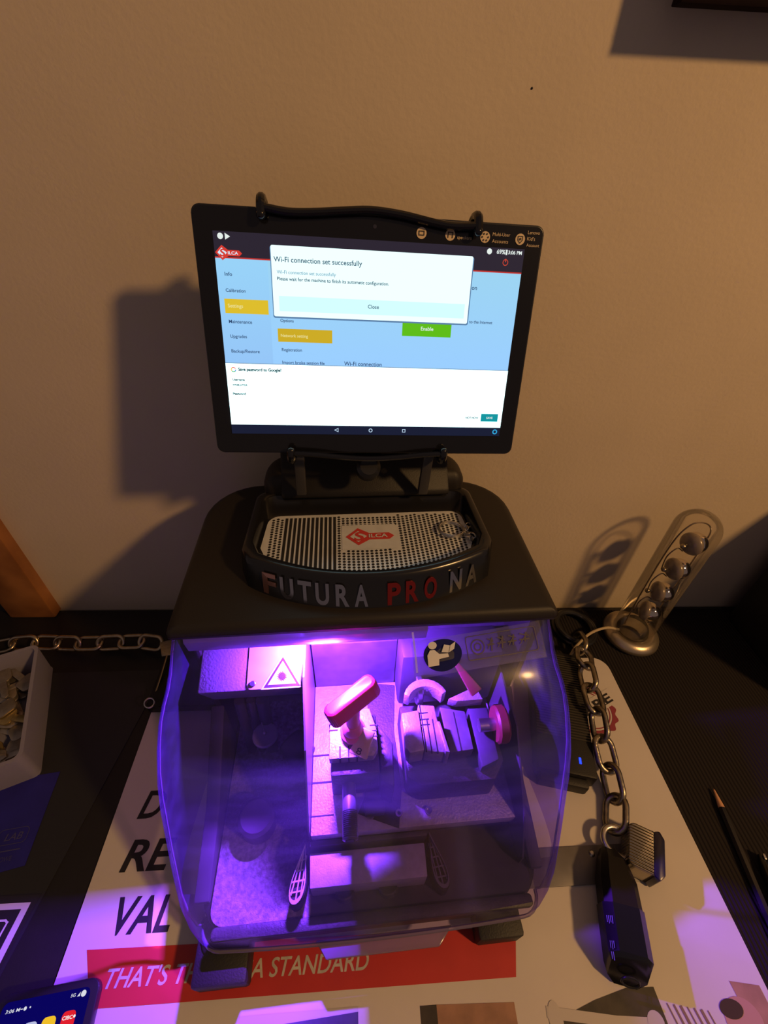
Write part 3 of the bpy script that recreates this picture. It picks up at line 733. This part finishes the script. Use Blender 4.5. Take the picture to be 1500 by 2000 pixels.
tx_([('Wi-Fi connection set successfully', -70.6, 139.1, 61.7, .0), ('Close', -4.2, 111.6, 8.2, 0), ('Please wait for the machine to finish its automatic configuration.', -68.9, 127.2, 79.7, .005)], 'dialog_text', tdark)
tx_([('Wi-Fi connection set successfully', -68.9, 131.4, 41.4, 0)], 'dialog_text', tgrey)
tx_([('Info', -104.6, 128.5, 5, 0), ('Calibration', -104.9, 118.3, 13.6, 0), ('Maintenance', -104.7, 98, 16.3, 0), ('Upgrades', -104.6, 88.1, 11.8, 0), ('Backup/Restore', -104.8, 77.9, 20.4, 0), ('Options', -68.1, 100.0, 9.6, 0), ('Registration', -68.1, 79.9, 14.8, 0), ('Import broke session file', -68.2, 70.9, 31.7, 0), ('Wi-Fi connection', -21.6, 71.2, 29, 0), ('on', 72.9, 127.4, 4, 0), ('to the Internet', 73.5, 104.2, 18.3, 0)], 'menu_entry', tmid)
tx_([('Settings', -104.4, 108.4, 10.5, 0), ('Network setting', -68.3, 89.8, 19.8, 0)], 'menu_entry', tpale)
tx_([('Enable', 36.5, 98.0, 9.6, 0), ('SAVE', 96.5, 31.4, 5.4, .01), ('69%', 88.8, 151.5, 6.4, .01), ('3:06 PM', 97.4, 151.5, 10.4, .01)], 'button_caption', twhite)
tx_([('Save password to Google?', -101.2, 65.0, 32, 0), ('NOT NOW', 78.8, 31.3, 10.8, 0), ('Username', -106, 57.5, 9, 0), ('WDML2-PTDR', -106.4, 53.6, 11.2, .01), ('Password', -106.6, 47, 9.5, 0)], 'sheet_text', tsheet)
# google-style coloured G mark as ring segments
for a0, a1, c_ in ((20, 130, (230, 70, 60)), (130, 215, (240, 190, 40)), (215, 320, (60, 170, 90)), (-40, 5, (70, 130, 240))):
    mb = MB(); pts = circ(-104.6, 64.9, 1.9, 10, R(a0), R(a1)) + list(reversed(circ(-104.6, 64.9, 1.2, 10, R(a0), R(a1)))); mb.poly(pts, ft, TXT); mb.build('search_mark', col('mark', *c_), scr, smooth=False)
# status icons, battery, nav icons
mb = MB(); mb.poly(circ(-105.3, 151.4, 1.9, 16), ft, TXT); mb.poly([(-102.2, 149.4), (-102.2, 153.4), (-98.8, 151.4)], ft, TXT)
mb.poly(circ(83.3, 151.7, 1.9, 16), ft, TXT); mb.poly([(95.5, 150), (96.8, 150), (96.8, 153.3), (95.5, 153.3)], ft, TXT); mb.build('status_icons', twhite, scr, smooth=False)
mb = MB(); mb.strip([(-29.2, 19.9), (-26.4, 21.3), (-26.4, 18.5)], .45, ft, TXT, True)
ring_mb(mb, circ(0, 19.9, 1.6, 20), circ(0, 19.9, 1.0, 20), ft, TXT); mb.strip([(26.4, 18.8), (28.6, 18.8), (28.6, 21), (26.4, 21)], .5, ft, TXT, True)
mb.build('navigation_icons', col('nav_icon', 190, 215, 240), scr, smooth=False)
mb = MB(); ring_mb(mb, circ(105.4, 19.9, 2.1, 20), circ(105.4, 19.9, 1.2, 20), ft, TXT); mb.build('assistant_icon', col('assist', 50, 170, 225), scr, smooth=False)
mb = MB(); ring_mb(mb, circ(96.2, 145.2, 2.1, 20), circ(96.2, 145.2, 1.6, 20), ft, TXT); mb.strip([(96.2, 147.6), (96.2, 145.4)], .6, ft, TXT); mb.build('power_icon', col('pow', 205, 70, 50), scr, smooth=False)
def ftm(x, y, o=0): return ft(x, y, o)
emblem(lambda x, y, o=0: ft(x, y, TXT + o * .5), -101.6, 141.6, 5.6 * .82, col('logo_red', 215, 60, 50), col('logo_white', 215, 235, 250), scr, 0)
# feature stickers printed on the bezel
stk = mat('bezel_sticker_gold', (.62, .48, .30), .5)
mb = MB()
for x in (32.8, 53.6, 79.2, 105.4): mb.poly(circ(x, 160.5, 3.6, 24), ft, .0006)
add_text(mb, 'Multi-User', 84.6, 161.6, None, 13, ft, .0006); add_text(mb, 'Accounts', 84.6, 157.3, None, 12, ft, .0006)
add_text(mb, "Lenovo", 110.6, 164.0, None, 9.0, ft, .0006); add_text(mb, "Kid's", 110.6, 160.0, None, 6, ft, .0006); add_text(mb, 'Account', 110.6, 156.2, None, 9.8, ft, .0006)
add_text(mb, 'speakers', 58.8, 157.6, None, 10.5, ft, .0006)
bz = mb.build('bezel_sticker', stk, tab, smooth=False)
mb = MB()
mb.strip([(31.0, 159.3), (34.6, 159.3), (34.6, 161.7), (31.0, 161.7)], .5, ft, .0010, True)
mb.strip([(52, 158.9), (52, 162), (55.2, 162), (55.2, 158.9)], .6, ft, .0010)
for k in range(6): a = 2 * PI * k / 6; mb.poly(circ(79.2 + 2.2 * math.cos(a), 160.5 + 2.2 * math.sin(a), .62, 10), ft, .0010)
mb.strip([(103.7, 162.3), (107.1, 162.3), (107.1, 160), (105.4, 158), (103.7, 160)], .45, ft, .0010, True); mb.poly(circ(105.4, 160.6, .8, 12), ft, .0010)
mb.build('sticker_icons', INK, bz, smooth=False)
mb = MB(); mb.poly(circ(-.3, 162.7, 1.3, 18), ft, .0004); mb.build('front_camera', mat('camera_lens', (.03, .03, .05), .1), tab, smooth=False)

# cradle: parts of the machine, built in the tablet's frame
cradle = MB().box(-.055, .055, .0095, .0135, .004, .12, .002).build('tablet_cradle', BLACK, mach)
cradle.matrix_parent_inverse = Matrix.Identity(4)
cradle.matrix_local = (Matrix.Translation(mach.location) @ mach.rotation_euler.to_matrix().to_4x4()).inverted() @ (Matrix.Translation(TP) @ TR_.to_matrix().to_4x4())
mb = MB(); mb.box(-.012, .012, .0135, .020, .0, .17, .002); mb.build('cradle_spine', BLACK, cradle)
pts = [(-.0767, -.006, .1690), (-.060, -.005, .1672), (-.043, -.004, .1680), (-.020, -.004, .1702), (-.003, -.004, .1714), (.018, -.004, .1700), (.042, -.004, .1664), (.056, -.005, .1652), (.0719, -.006, .1662)]
def smoothp(p, n=5):
    out = []
    for i in range(len(p) - 1):
        p0, p1, p2, p3 = [Vector(p[max(0, min(len(p) - 1, i + d_))]) for d_ in (-1, 0, 1, 2)]
        for k in range(n):
            t_ = k / n; out.append(.5 * ((2 * p1) + (p2 - p0) * t_ + (2 * p0 - 5 * p1 + 4 * p2 - p3) * t_ ** 2 + (3 * p1 - p0 - 3 * p2 + p3) * t_ ** 3))
    return out + [Vector(p[-1])]
mb = MB(); mb.tube(smoothp(pts), .0026, 10)
mb.tube(smoothp([(x, .0125, z - .002) for x, y, z in pts]), .0030, 10)
for x, z in ((-.0767, .1685), (.0719, .1665)):
    mb.tube(smoothp([(x, .0125, z - .001), (x, .0105, z + .0045), (x, .003, z + .0070), (x, -.004, z + .005), (x, -.0065, z - .001), (x, -.0065, z - .004)]), .0032, 10)
    mb.sphere((x, -.0068, z - .004), .0033)
mb.build('upper_hook_bar', GLOSS, cradle)
mb = MB(); lo = [(-.0645, -.006, .0015), (-.045, -.006, .0005), (-.020, -.005, -.0022), (.001, -.005, -.0030), (.022, -.005, -.0018), (.044, -.006, .0008), (.0614, -.006, .0018)]
mb.tube(smoothp(lo), .0023, 10); mb.tube(smoothp([(x, .0115, z - .003) for x, y, z in lo]), .0030, 10)
for x, z in ((-.0645, .0005), (.0614, .0010)):
    mb.tube(smoothp([(x, .010, z - .004), (x, .004, z - .0065), (x, -.003, z - .0055), (x, -.0065, z - .001), (x, -.0065, z + .003)]), .0034, 10); mb.sphere((x, -.0066, z + .003), .0034)
mb.build('lower_hook_bar', GLOSS, cradle)
for x in (-.0600, .0540):
    MB().prism([(.010, .006), (.016, .006), (.034, -.046), (.028, -.048)], x - .0045, x + .0045, .001, M).build('support_arm', mat('cradle_arm_grey', (.035, .033, .036), .4), cradle)
mb = MB(); mb.cyl((0.000, .022, -.022), (0.000, .006, -.013), .0105, 24, .003); mb.build('clamp_knob', SATIN, cradle)

# ------------------------------------------------------------------ key ring in the tray
kr = empty('key_ring', (.018, .060, 0), (0, 0, R(2))); tag(kr, 'small steel key ring with short chain lying in the metal tray', 'key ring')
def ringpts(c, r, nrm, n=28, ry=None):
    q = Vector(nrm).to_track_quat('Z', 'Y'); return [Vector(c) + q @ Vector((r * math.cos(2 * PI * k / n), (ry or r) * math.sin(2 * PI * k / n), 0)) for k in range(n)]
mb = MB(); mb.tube(ringpts((.079, .2430, .2862), .0115, (0, .15, 1)), .0009, 8, True); mb.tube(ringpts((.079, .2432, .2878), .0115, (0.03, .12, 1)), .0009, 8, True); mb.build('ring', STEEL, kr)
mb = MB()
for k, (x, y) in enumerate([(.0915, .2405), (.0945, .2370), (.0970, .2335), (.0950, .2300), (.0920, .2325), (.0935, .2440), (.0965, .2480)]):
    mb.tube(ringpts((x, y, .2868), .0030, (math.cos(k * 1.9) * .6, math.sin(k * 1.9) * .6, .8), 16, .0022), .0007, 6, True)
mb.build('short_chain', STEEL, kr)

# ------------------------------------------------------------------ chains
def link_mesh(pitch, wd, r):
    """link centred at origin, long axis X, lying in XY; pitch = inner length"""
    hl = pitch / 2 + r - wd / 2; R_ = wd / 2; pts = []
    for k in range(13): a = R(-90 + 180 * k / 12); pts.append((hl + R_ * math.cos(a), R_ * math.sin(a), 0))
    for k in range(13): a = R(90 + 180 * k / 12); pts.append((-hl + R_ * math.cos(a), R_ * math.sin(a), 0))
    mb = MB(); mb.tube(pts, r, 12, True); return mb
def make_chain(name, label, pts, r, pitch, wd, m_, phase=0, tilts=None):
    root = empty(name, (pts[0][0], pts[0][1], 0)); tag(root, label, 'chain')
    first = None
    for i in range(len(pts) - 1):
        a, b = Vector(pts[i]), Vector(pts[i + 1]); c = (a + b) / 2
        if first is None: first = link_mesh(pitch, wd, r).build('link', m_, root); o = first
        else: o = first.copy(); COL.objects.link(o); o.parent = root
        d_ = (b - a); q = d_.to_track_quat('X', 'Z'); tw_ = (tilts[i] if tilts else (R(35) if (i + phase) % 2 else R(-55)))
        o.matrix_world = Matrix.Identity(4)
        o.location = c - root.location; o.rotation_mode = 'QUATERNION'; o.rotation_quaternion = q @ Euler((tw_, 0, 0)).to_quaternion()
    return root
# right chain: link ends in the world, taken from the run of the chain over the poster
RC = [(.322, .372, .012), (.3170, .341, .026), (.3020, .308, .037), (.2960, .279, .037), (.2925, .250, .036), (.2870, .219, .030), (.2860, .189, .021), (.2830, .1625, .016), (.2690, .1330, .014)]
make_chain('steel_chain', 'grey steel chain running beside the power adapter down to the padlock', RC, .0034, .0300, .0225, GALV, 0, [R(70), R(-20), R(62), R(-15), R(70), R(-12), R(66), R(50)])
LC = [(-.505, .378, .012), (-.476, .383, .014), (-.447, .385, .014), (-.418, .384, .012), (-.389, .382, .012), (-.360, .382, .012), (-.331, .383, .012), (-.302, .382, .014), (-.276, .376, .016)]
make_chain('steel_chain', 'brassy lit steel chain running left behind the frosted plastic bin', LC, .0028, .0295, .0180, BRASSZ, 0, [R(10), R(55), R(15), R(52), R(8), R(48), R(12), R(40)])
# anchor plate and rod at the machine's left side
an = empty('anchor_bracket', (-.262, .35, 0)); tag(an, 'black and grey anchor bracket with thin rod joining the left chain to the machine', 'bracket')
mb = MB(); mb.prism([(-.272, .372), (-.252, .378), (-.250, .352), (-.262, .350)], .022, .025, .0005); mb.build('lug', GALV, an).location = (.262, -.35, 0)
mb = MB(); mb.tube([(-.2555, .352, .024), (-.2555, .322, .020), (-.2575, .290, .014)], .0014, 8); mb.build('rod', BRASSZ, an).location = (.262, -.35, 0)
mb = MB(); mb.box(-.262, -.150, .284, .350, .0022, .018, .002); mb.build('base_block', BLACK, an).location = (.262, -.35, 0)
mb = MB(); mb.tube(ringpts((-.258, .288, .020), .0055, (.4, -.3, .8), 18), .0012, 8, True); mb.build('wire_loop', STEEL, an).location = (.262, -.35, 0)

# ------------------------------------------------------------------ padlock, hasp plate, faceted stick
hp = empty('hasp_plate', (.24, .107, 0)); tag(hp, 'flat grey steel hasp plate beside the machine, under the faceted black gadget', 'hasp')
mb = MB(); mb.prism([(-.095, -.0145), (.045, -.0145), (.048, .017), (-.095, .017)], .0022, .0042, .0005); mb.build('plate', mat('grey_steel_plate', (.20, .19, .19), .5, metal=.5, noise=.15, nscale=80), hp)
mb = MB(); mb.lathe([(0, .0022), (.002, .0018), (.0032, 0)], 18, Matrix.Translation((.036, .010, .0042))); mb.lathe([(0, .0022), (.002, .0018), (.0032, 0)], 18, Matrix.Translation((.0, .010, .0042))); mb.build('rivets', STEEL, hp)
pk = empty('padlock', (.275, .118, 0), (0, 0, R(-28))); tag(pk, 'laminated steel padlock with black bumper at the lower end of the chain', 'padlock')
mb = MB(); mb.prism(rrect(-.004, .020, -.020, .020, [.002, .002, .006, .006]), .0045, .030, .0018); mb.build('body', LAMRIB, pk)
mb = MB(); mb.prism([(.0185, -.0195), (.024, -.0225), (.029, -.016), (.029, .016), (.024, .0225), (.0185, .0195)], .0035, .031, .0018); mb.build('bumper', mat('padlock_bumper', (.012, .010, .03), .3), pk)
sh = [(-.002, .0125, .0165), (-.012, .0125, .0165)] + [(-.012 - .0125 * math.sin(R(a)), .0125 * math.cos(R(a)), .0165) for a in range(15, 180, 15)] + [(-.012, -.0125, .0165), (-.002, -.0125, .0165)]
mb = MB(); mb.tube(sh, .0030, 12); mb.build('shackle', STEEL, pk)

st = empty('pocket_gadget', (.240, .062, .0), (0, 0, R(-15))); tag(st, 'black faceted capped pocket gadget lying on the poster right of the machine', 'gadget')
def octa(hw, z0, z1, c):
    zm0, zm1 = z0 + c, z1 - c
    return [(-hw + c, z0), (hw - c, z0), (hw, zm0), (hw, zm1), (hw - c, z1), (-hw + c, z1), (-hw, zm1), (-hw, zm0)]
def loft(secs, cap=True):
    mb = MB(); rings = [[mb.bm.verts.new(p) for p in s_] for s_ in secs]
    for a, b in zip(rings, rings[1:]):
        for k in range(len(a)): mb.bm.faces.new((a[k], a[(k + 1) % len(a)], b[(k + 1) % len(a)], b[k]))
    if cap: mb.bm.faces.new(list(reversed(rings[0]))); mb.bm.faces.new(rings[-1])
    bmesh.ops.recalc_face_normals(mb.bm, faces=list(mb.bm.faces)); return mb
def sec(y, hw, z0, z1, c, slope=0): return [(x, y + slope * (z - z0), z) for x, z in octa(hw, z0, z1, c)]
mb = loft([sec(-.040, .0165, .0045, .032, .007, .55), sec(-.030, .0185, .0045, .034, .007, .25), sec(.010, .0185, .0045, .034, .007)])
bd = mb.build('body', GLOSS, st, angle=25)
mb = loft([sec(.010, .0170, .0045, .0335, .006), sec(.030, .0165, .0045, .033, .006), sec(.048, .0120, .0045, .028, .005), sec(.058, .0070, .0045, .018, .003)])
mb.build('cap', mat('gadget_cap', (.006, .005, .006), .4, spec=.3), st, angle=25)
en = lambda x, v, o=0: Vector((x, -.0375 + .86 * .0155 * 0 + v * .48 - .0009 - o, .0175 + v * .88))
mb = MB(); mb.tube([en(.0072 * math.cos(2 * PI * k / 28), .0050 * math.sin(2 * PI * k / 28)) for k in range(28)], .0010, 8, True); mb.build('end_socket', SATIN, st)
fs = lambda x, v, o=0: Vector((-.0188 - o, x, .0180 + v))
mb = MB()
lt = lambda u, v, o=0: Vector((-.0150 - (.0035 - v) * .707, u, .0305 - (.0035 - v) * .707 + .0014))
for u0, n_ in ((.000, 4), (-.017, 3), (-.024, 2)):
    for q in range(n_): mb.strip([(u0 - .0, .0005 + q * .0016), (u0 - .0048 - (q % 2) * .0008, .0005 + q * .0016)], .0006, lt)
mb.build('side_print', STICKP, st, smooth=False)

# ------------------------------------------------------------------ power adapter
pa = empty('power_adapter', (.254, .263, 0), (0, 0, R(-14))); tag(pa, 'black ribbed power adapter with blue light beside the right edge of the machine', 'power adapter')
mb = MB(); mb.box(-.033, .033, -.080, .080, .0022, .030, .003); ab = mb.build('case', BLACK, pa); pa.scale = (1, 1, .86)
mb = MB()
for k in range(34): y = -.040 + k * .0034; mb.box(-.031, .031, y, y + .0018, .0298, .0312)
mb.build('cooling_ribs', mat('adapter_ribs', (.030, .026, .02), .5), ab, smooth=False)
mb = MB(); mb.box(.0140, .0165, -.0670, -.0600, .0300, .0308, .0003); mb.build('indicator_light', emit('blue_led', (.01, .03, 1.0), 4), pa)
mb = MB(); mb.box(-.030, .024, -.090, -.080, .0022, .024, .003); mb.build('cable_end', RUBBER, pa)
mb = MB(); mb.tube(ringpts((.330, .392, .006), .030, (0, 0, 1), 40), .0042, 10, True); mb.tube(ringpts((.328, .390, .012), .027, (.1, 0, 1), 40), .0040, 10, True)
tag(mb.build('coiled_cable', SATIN), 'thick black cable coiled behind the power adapter next to the tube lamp', 'cable')

# ------------------------------------------------------------------ tube lamp
LB = (.4110, .3790)
tl_ = empty('tube_lamp', (*LB, .0012)); tag(tl_, 'clear glass tube lamp with four round bulbs on a round silver base', 'lamp')
mb = MB(); mb.lathe([(0, .016), (.024, .016), (.0275, .0175), (.033, .0165), (.0385, .0105), (.0395, .006), (.037, .001), (.034, 0), (0, 0)], 56); mb.build('lamp_base', SILVERG, tl_, angle=60)
TRD = .0265
pr = [(TRD, .0165), (TRD, .214)] + [(TRD * math.cos(R(a)), .214 + TRD * math.sin(R(a))) for a in range(10, 91, 10)]
pr[-1] = (0, .214 + TRD)
mb = MB(); mb.lathe(pr, 48); mb.build('glass_tube', GLASS, tl_, angle=80)
mb = MB(); mb.lathe([(0, .030), (.016, .030), (.020, .024), (.022, .0168), (0, .0168)], 32); mb.build('socket', clear('thick_glass_foot', (.7, .66, .58), haze=.18, hazecol=(.5, .42, .3), refl=1.3, rough=.1), tl_)
fw_, fsm = None, None
for k, z in enumerate((.060, .102, .149, .195)):
    bx = .007; r_ = .0138
    if fw_ is None:
        mb = MB(); mb.sphere((0, 0, 0), r_); fw_ = mb.build('bulb', MIRROR, tl_); o = fw_
        mb = MB(); mb.sphere((0, 0, 0), r_ * 1.06, (.55, 1, 1)); fc = mb.build('bulb_cap', FROSTB, o); fc.location = (-.0062, 0, 0)
        mb = MB(); mb.sphere((0, 0, 0), .0034); mb.cyl((0, 0, 0), (.006, 0, .001), .0012, 8); fsm = mb.build('bulb_contact', GALV, o); fsm.location = (-.0200, 0, .000)
    else:
        o = fw_.copy(); COL.objects.link(o); o.parent = tl_
        for ch in (fc, fsm):
            c2 = ch.copy(); COL.objects.link(c2); c2.parent = o
    o.location = (bx, -.002, z); o.rotation_euler = (0, 0, R(-25 + 14 * k))
mb = MB()
for k in range(3):
    z = (.060, .102, .149, .195)[k]; z2 = (.060, .102, .149, .195)[k + 1]
    mb.tube(smoothp([(-.016, -.002, z), (-.019, -.002, (z + z2) / 2), (-.012, -.002, z2 - .009), (-.004, -.003, z2 - .013)], 6), .0008, 6)
mb.tube(smoothp([(-.018, 0, .03), (-.0215, 0, .10), (-.021, 0, .19), (-.012, 0, .222), (.004, 0, .226), (.018, 0, .215), (.0215, 0, .19), (.0212, 0, .10), (.018, 0, .03)], 8), .0009, 6)
mb.build('filament_wires', mat('dull_wire', (.30, .24, .18), .4, metal=.8), tl_)
mb = MB(); mb.tube(smoothp([(-.0255, -.004, .022), (-.045, -.002, .024), (-.070, -.008, .020), (-.093, -.022, .012), (-.104, -.032, .002)], 8), .0019, 10); mb.build('power_cord', CORD, tl_)

# ------------------------------------------------------------------ pencil and black pen
pc = empty('pencil', (.4065, .170, .0052), (0, 0, R(-9))); tag(pc, 'dark pencil with bare wooden tip lying on the ribbed mat at right', 'pencil')
Mp = Euler((R(90), 0, 0)).to_matrix().to_4x4()
mb = MB(); mb.lathe([(0, .012), (.0016, .012), (.0038, .021), (.0038, .170), (0, .170)], 6, Mp); mb.build('barrel', mat('pencil_paint', (.012, .012, .016), .25), pc, angle=20)
mb = MB(); mb.lathe([(0, 0), (.0009, .002), (.0034, .0195), (0, .0205)], 12, Mp); mb.build('sharpened_tip', mat('bare_wood', (.62, .33, .18), .6), pc)
pn = empty('ballpoint_pen', (.4160, .108, .0065), (0, 0, R(-14))); tag(pn, 'glossy black pen with metal clip lying right of the pencil', 'pen')
mb = MB(); mb.lathe([(0, 0), (.003, .001), (.0052, .012), (.0052, .14), (.004, .145), (0, .145)], 20, Mp); mb.build('barrel', GLOSS, pn)
mb = MB(); mb.box(-.0012, .0012, -.006, -.001, .0045, .0062, .0004); mb.build('clip', STEEL, pn)

# ------------------------------------------------------------------ plastic bin with key blanks
bn = empty('storage_bin', (-.358, .217, .0008), (0, 0, R(22))); tag(bn, 'frosted clear plastic bin full of key blanks at the left edge of the desk', 'storage bin')
BW, BL, BH = .200, .150, .048
mb = MB()
def wallbox(x0, x1, y0, y1): mb.box(x0, x1, y0, y1, 0, BH, .0006)
mb.prism(rrect(-BW, 0, 0, BL, .006), 0, .0016)
outer = rrect(-BW, 0, 0, BL, .008); inner = rrect(-BW + .002, -.002, .002, BL - .002, .007); lip = rrect(-BW - .002, .002, -.002, BL + .002, .009)
def wall_ring(a, za, b, zb):
    A_ = [mb.bm.verts.new((p[0], p[1], za)) for p in a]; B_ = [mb.bm.verts.new((p[0], p[1], zb)) for p in b]
    for k in range(len(A_)): mb.bm.faces.new((A_[k], A_[(k + 1) % len(A_)], B_[(k + 1) % len(A_)], B_[k]))
wall_ring(outer, 0, lip, BH); wall_ring(lip, BH, inner, BH); wall_ring(inner, BH, inner, .002)
mb.build('bin_shell', BINP, bn)
Mb = Matrix.Translation((-.358, .217, .0008)) @ Euler((0, 0, R(22))).to_matrix().to_4x4()
kb0 = None; kmats = [mat('nickel_key', (.42, .36, .29), .38, metal=.8, noise=.2, nscale=200), mat('brass_key', (.50, .36, .14), .38, metal=.8, noise=.2, nscale=200)]
def key_mb(m_):
    root = MB(); hd = rrect(-.011, .011, -.010, .010, .006, 4)
    root.prism(hd, 0, .0022, .0004); root.prism([(.010, -.0038), (.034, -.0038), (.038, 0), (.036, .0038), (.010, .0038)], 0, .0022, .0003); return root.build('key_blank', m_)
protos = [key_mb(kmats[0]), key_mb(kmats[1])]
lays = 0; rnd = random.Random(3)
for i in range(46):
    lvl = i // 12; px_ = -.022 - (i % 4) * .023 - rnd.uniform(-.004, .004); py_ = .024 + ((i // 4) % 3) * .050 + rnd.uniform(-.008, .008)
    pr_ = protos[1] if (i % 9 == 4) else protos[0]
    o = pr_ if i in (0, 4) else pr_.copy()
    if i not in (0, 4): COL.objects.link(o)
    rx_ = rnd.uniform(-.10, .10) ; ry_ = rnd.uniform(-.10, .10)
    px_ = min(px_, -.024); py_ = max(.024, min(.126, py_))
    o.matrix_world = Mb @ Matrix.Translation((px_, py_, .0050 + lvl * .0056 + .0013 * (i % 4))) @ Euler((rx_, ry_, rnd.uniform(0, 6.28))).to_matrix().to_4x4() @ Matrix.Translation((-.013, 0, 0))
    tag(o, 'metal key blank piled loose inside the frosted plastic bin', 'key blank', 'key blanks in the plastic bin')

# ------------------------------------------------------------------ leaflet, boxed card, phone on the left
lf = empty('leaflet', (-.332, .134, .0009), (0, 0, R(7))); tag(lf, 'dark blue leaflet with faint lettering in front of the plastic bin', 'leaflet')
mb = MB(); mb.prism([(.002, 0), (.004, .086), (-.13, .086), (-.13, -.004), (-.02, -.002)], 0, .0006); mb.build('sheet', BLUELEAF, lf, smooth=False)
fl2 = lambda x, y, o=0: Vector((x, y, .0009 + o))
mb = MB(); add_text(mb, 'LAB', -.027, .0245, .0065, .016, fl2, 0, .2, .01); mb.strip(rrect(-.034, -.006, .021, .035, .004, 3), .0006, fl2, .0001, True)
add_text(mb, 'TOWE', -.027, .0065, .0040, .014, fl2); mb.strip([(-.03, .0155), (-.008, .0155)], .0010, fl2); mb.build('lettering', FAINT, lf, smooth=False)
cd = empty('printed_box', (-.3085, .1055, 0), (0, 0, R(0))); tag(cd, 'black box with white double outline printed on top, at the left edge', 'box')
mb = MB(); mb.prism([(.006, .006), (-.12, .006), (-.12, -.070), (-.006, -.070)], .0002, .0016); mb.build('sheet', INK, cd, smooth=False)
fc_ = lambda x, y, o=0: Vector((x, y, .0018 + o))
mb = MB(); mb.poly([(0, 0), (-.11, .0005), (-.11, -.0042), (-.0062, -.0045)], fc_); mb.poly([(0, 0), (-.0062, -.0045), (-.0125, -.064), (-.0065, -.064)], fc_)
mb.strip([(-.11, -.0120), (-.016, -.0120), (-.0135, -.0135), (-.0145, -.020), (-.0195, -.064)], .0016, fc_, .0001)
mb.build('printed_outline', WHITEP, cd, smooth=False)
ph = empty('smartphone', (-.2186, .0526, .0022), (0, 0, R(5.6))); tag(ph, 'black smartphone with lit dark blue home screen in the lower left corner', 'smartphone')
mb = MB(); mb.prism(rrect(-.077, 0, -.155, 0, .008, 6), 0, .0085, .0012); mb.build('phone_body', mat('phone_case', (.012, .010, .016), .3), ph)
fp = lambda x, y, o=0: Vector((x, y, .0088 + o))
mb = MB(); mb.poly(rrect(-.0725, -.0062, -.150, -.0052, .0045, 5), fp); ps = mb.build('phone_screen', emit('phone_blue', lin(6, 2, 92), 1.0), ph, smooth=False)
mb = MB(); add_text(mb, '5G', -.0210, -.0098, .0020, .0036, fp, .0002, .1, .01); mb.poly([(-.0160, -.0100), (-.0138, -.0100), (-.0138, -.0075)], fp, .0002); mb.poly(circ(-.0112, -.0088, .0020, 14), fp, .0002)
add_text(mb, '3:06 M', -.0690, -.0118, .0021, .0105, fp, .0002, .1, .01); mb.poly(circ(-.0545, -.0108, .0012, 12), fp, .0002); mb.poly(circ(-.0508, -.0106, .0006, 8), fp, .0002); mb.strip([(-.0580, -.0108), (-.0562, -.0108)], .0005, fp, .0002)
mb.build('status_text', emit('phone_white', (.7, .72, .8), 1), ps, smooth=False)
for x, y, c_, nm in ((-.0185, -.0225, (225, 30, 45), 'red'), (-.0330, -.0235, (240, 190, 40), 'yellow'), (-.0465, -.0245, (185, 190, 225), 'pale')):
    MB().poly(rrect(x - .0052, x + .0052, y - .0052, y + .0052, .0030, 4), fp, .0002).build('app_icon', col('icon_' + nm, *c_), ps, smooth=False)
mb = MB(); add_text(mb, 'CIBC', -.0230, -.0222, .0022, .0078, fp, .0004, 0, .02); mb.poly(circ(-.0140, -.0210, .0009, 10), fp, .0004); mb.build('icon_lettering', emit('icon_white', (.9, .9, .9), 1), ps, smooth=False)

# ------------------------------------------------------------------ wall shelf top right and dark shadow-casting block at the right edge
sh_ = empty('picture_frame', (.2085, .425, .6380), (0, 0, ROTW)); tag(sh_, 'dark framed brown board hanging on the wall in the top right corner', 'picture frame')
mb = MB(); mb.box(0, .60, -.013, -.001, 0, .0050, .0008); mb.box(0, .0045, -.013, -.001, .0050, .42, .0008); mb.build('frame', DARKWOOD, sh_)
mb = MB(); mb.box(.0045, .60, -.011, -.003, .0050, .42); mb.build('board', BROWN, sh_)
MB().box(.03, .57, -.003, .0165, .04, .40).build('backing', DARKWOOD, sh_)
cs = empty('dark_shadow_block', (0, .33, 0)); tag(cs, 'dark block added at the right edge to cast the diagonal shadow on the wall', 'case')
mb = MB(); mb.prism([(.585, .0014), (.92, .0014), (.92, .40), (.68, .40), (.63, .33), (.580, .235)], -.08, .08, .01, Matrix(((1, 0, 0, 0), (0, 0, 1, 0), (0, 1, 0, 0), (0, 0, 0, 1)))); mb.build('block_body', RUBBER, cs)  # unknown object; its shape is made up to cast the wall shadow
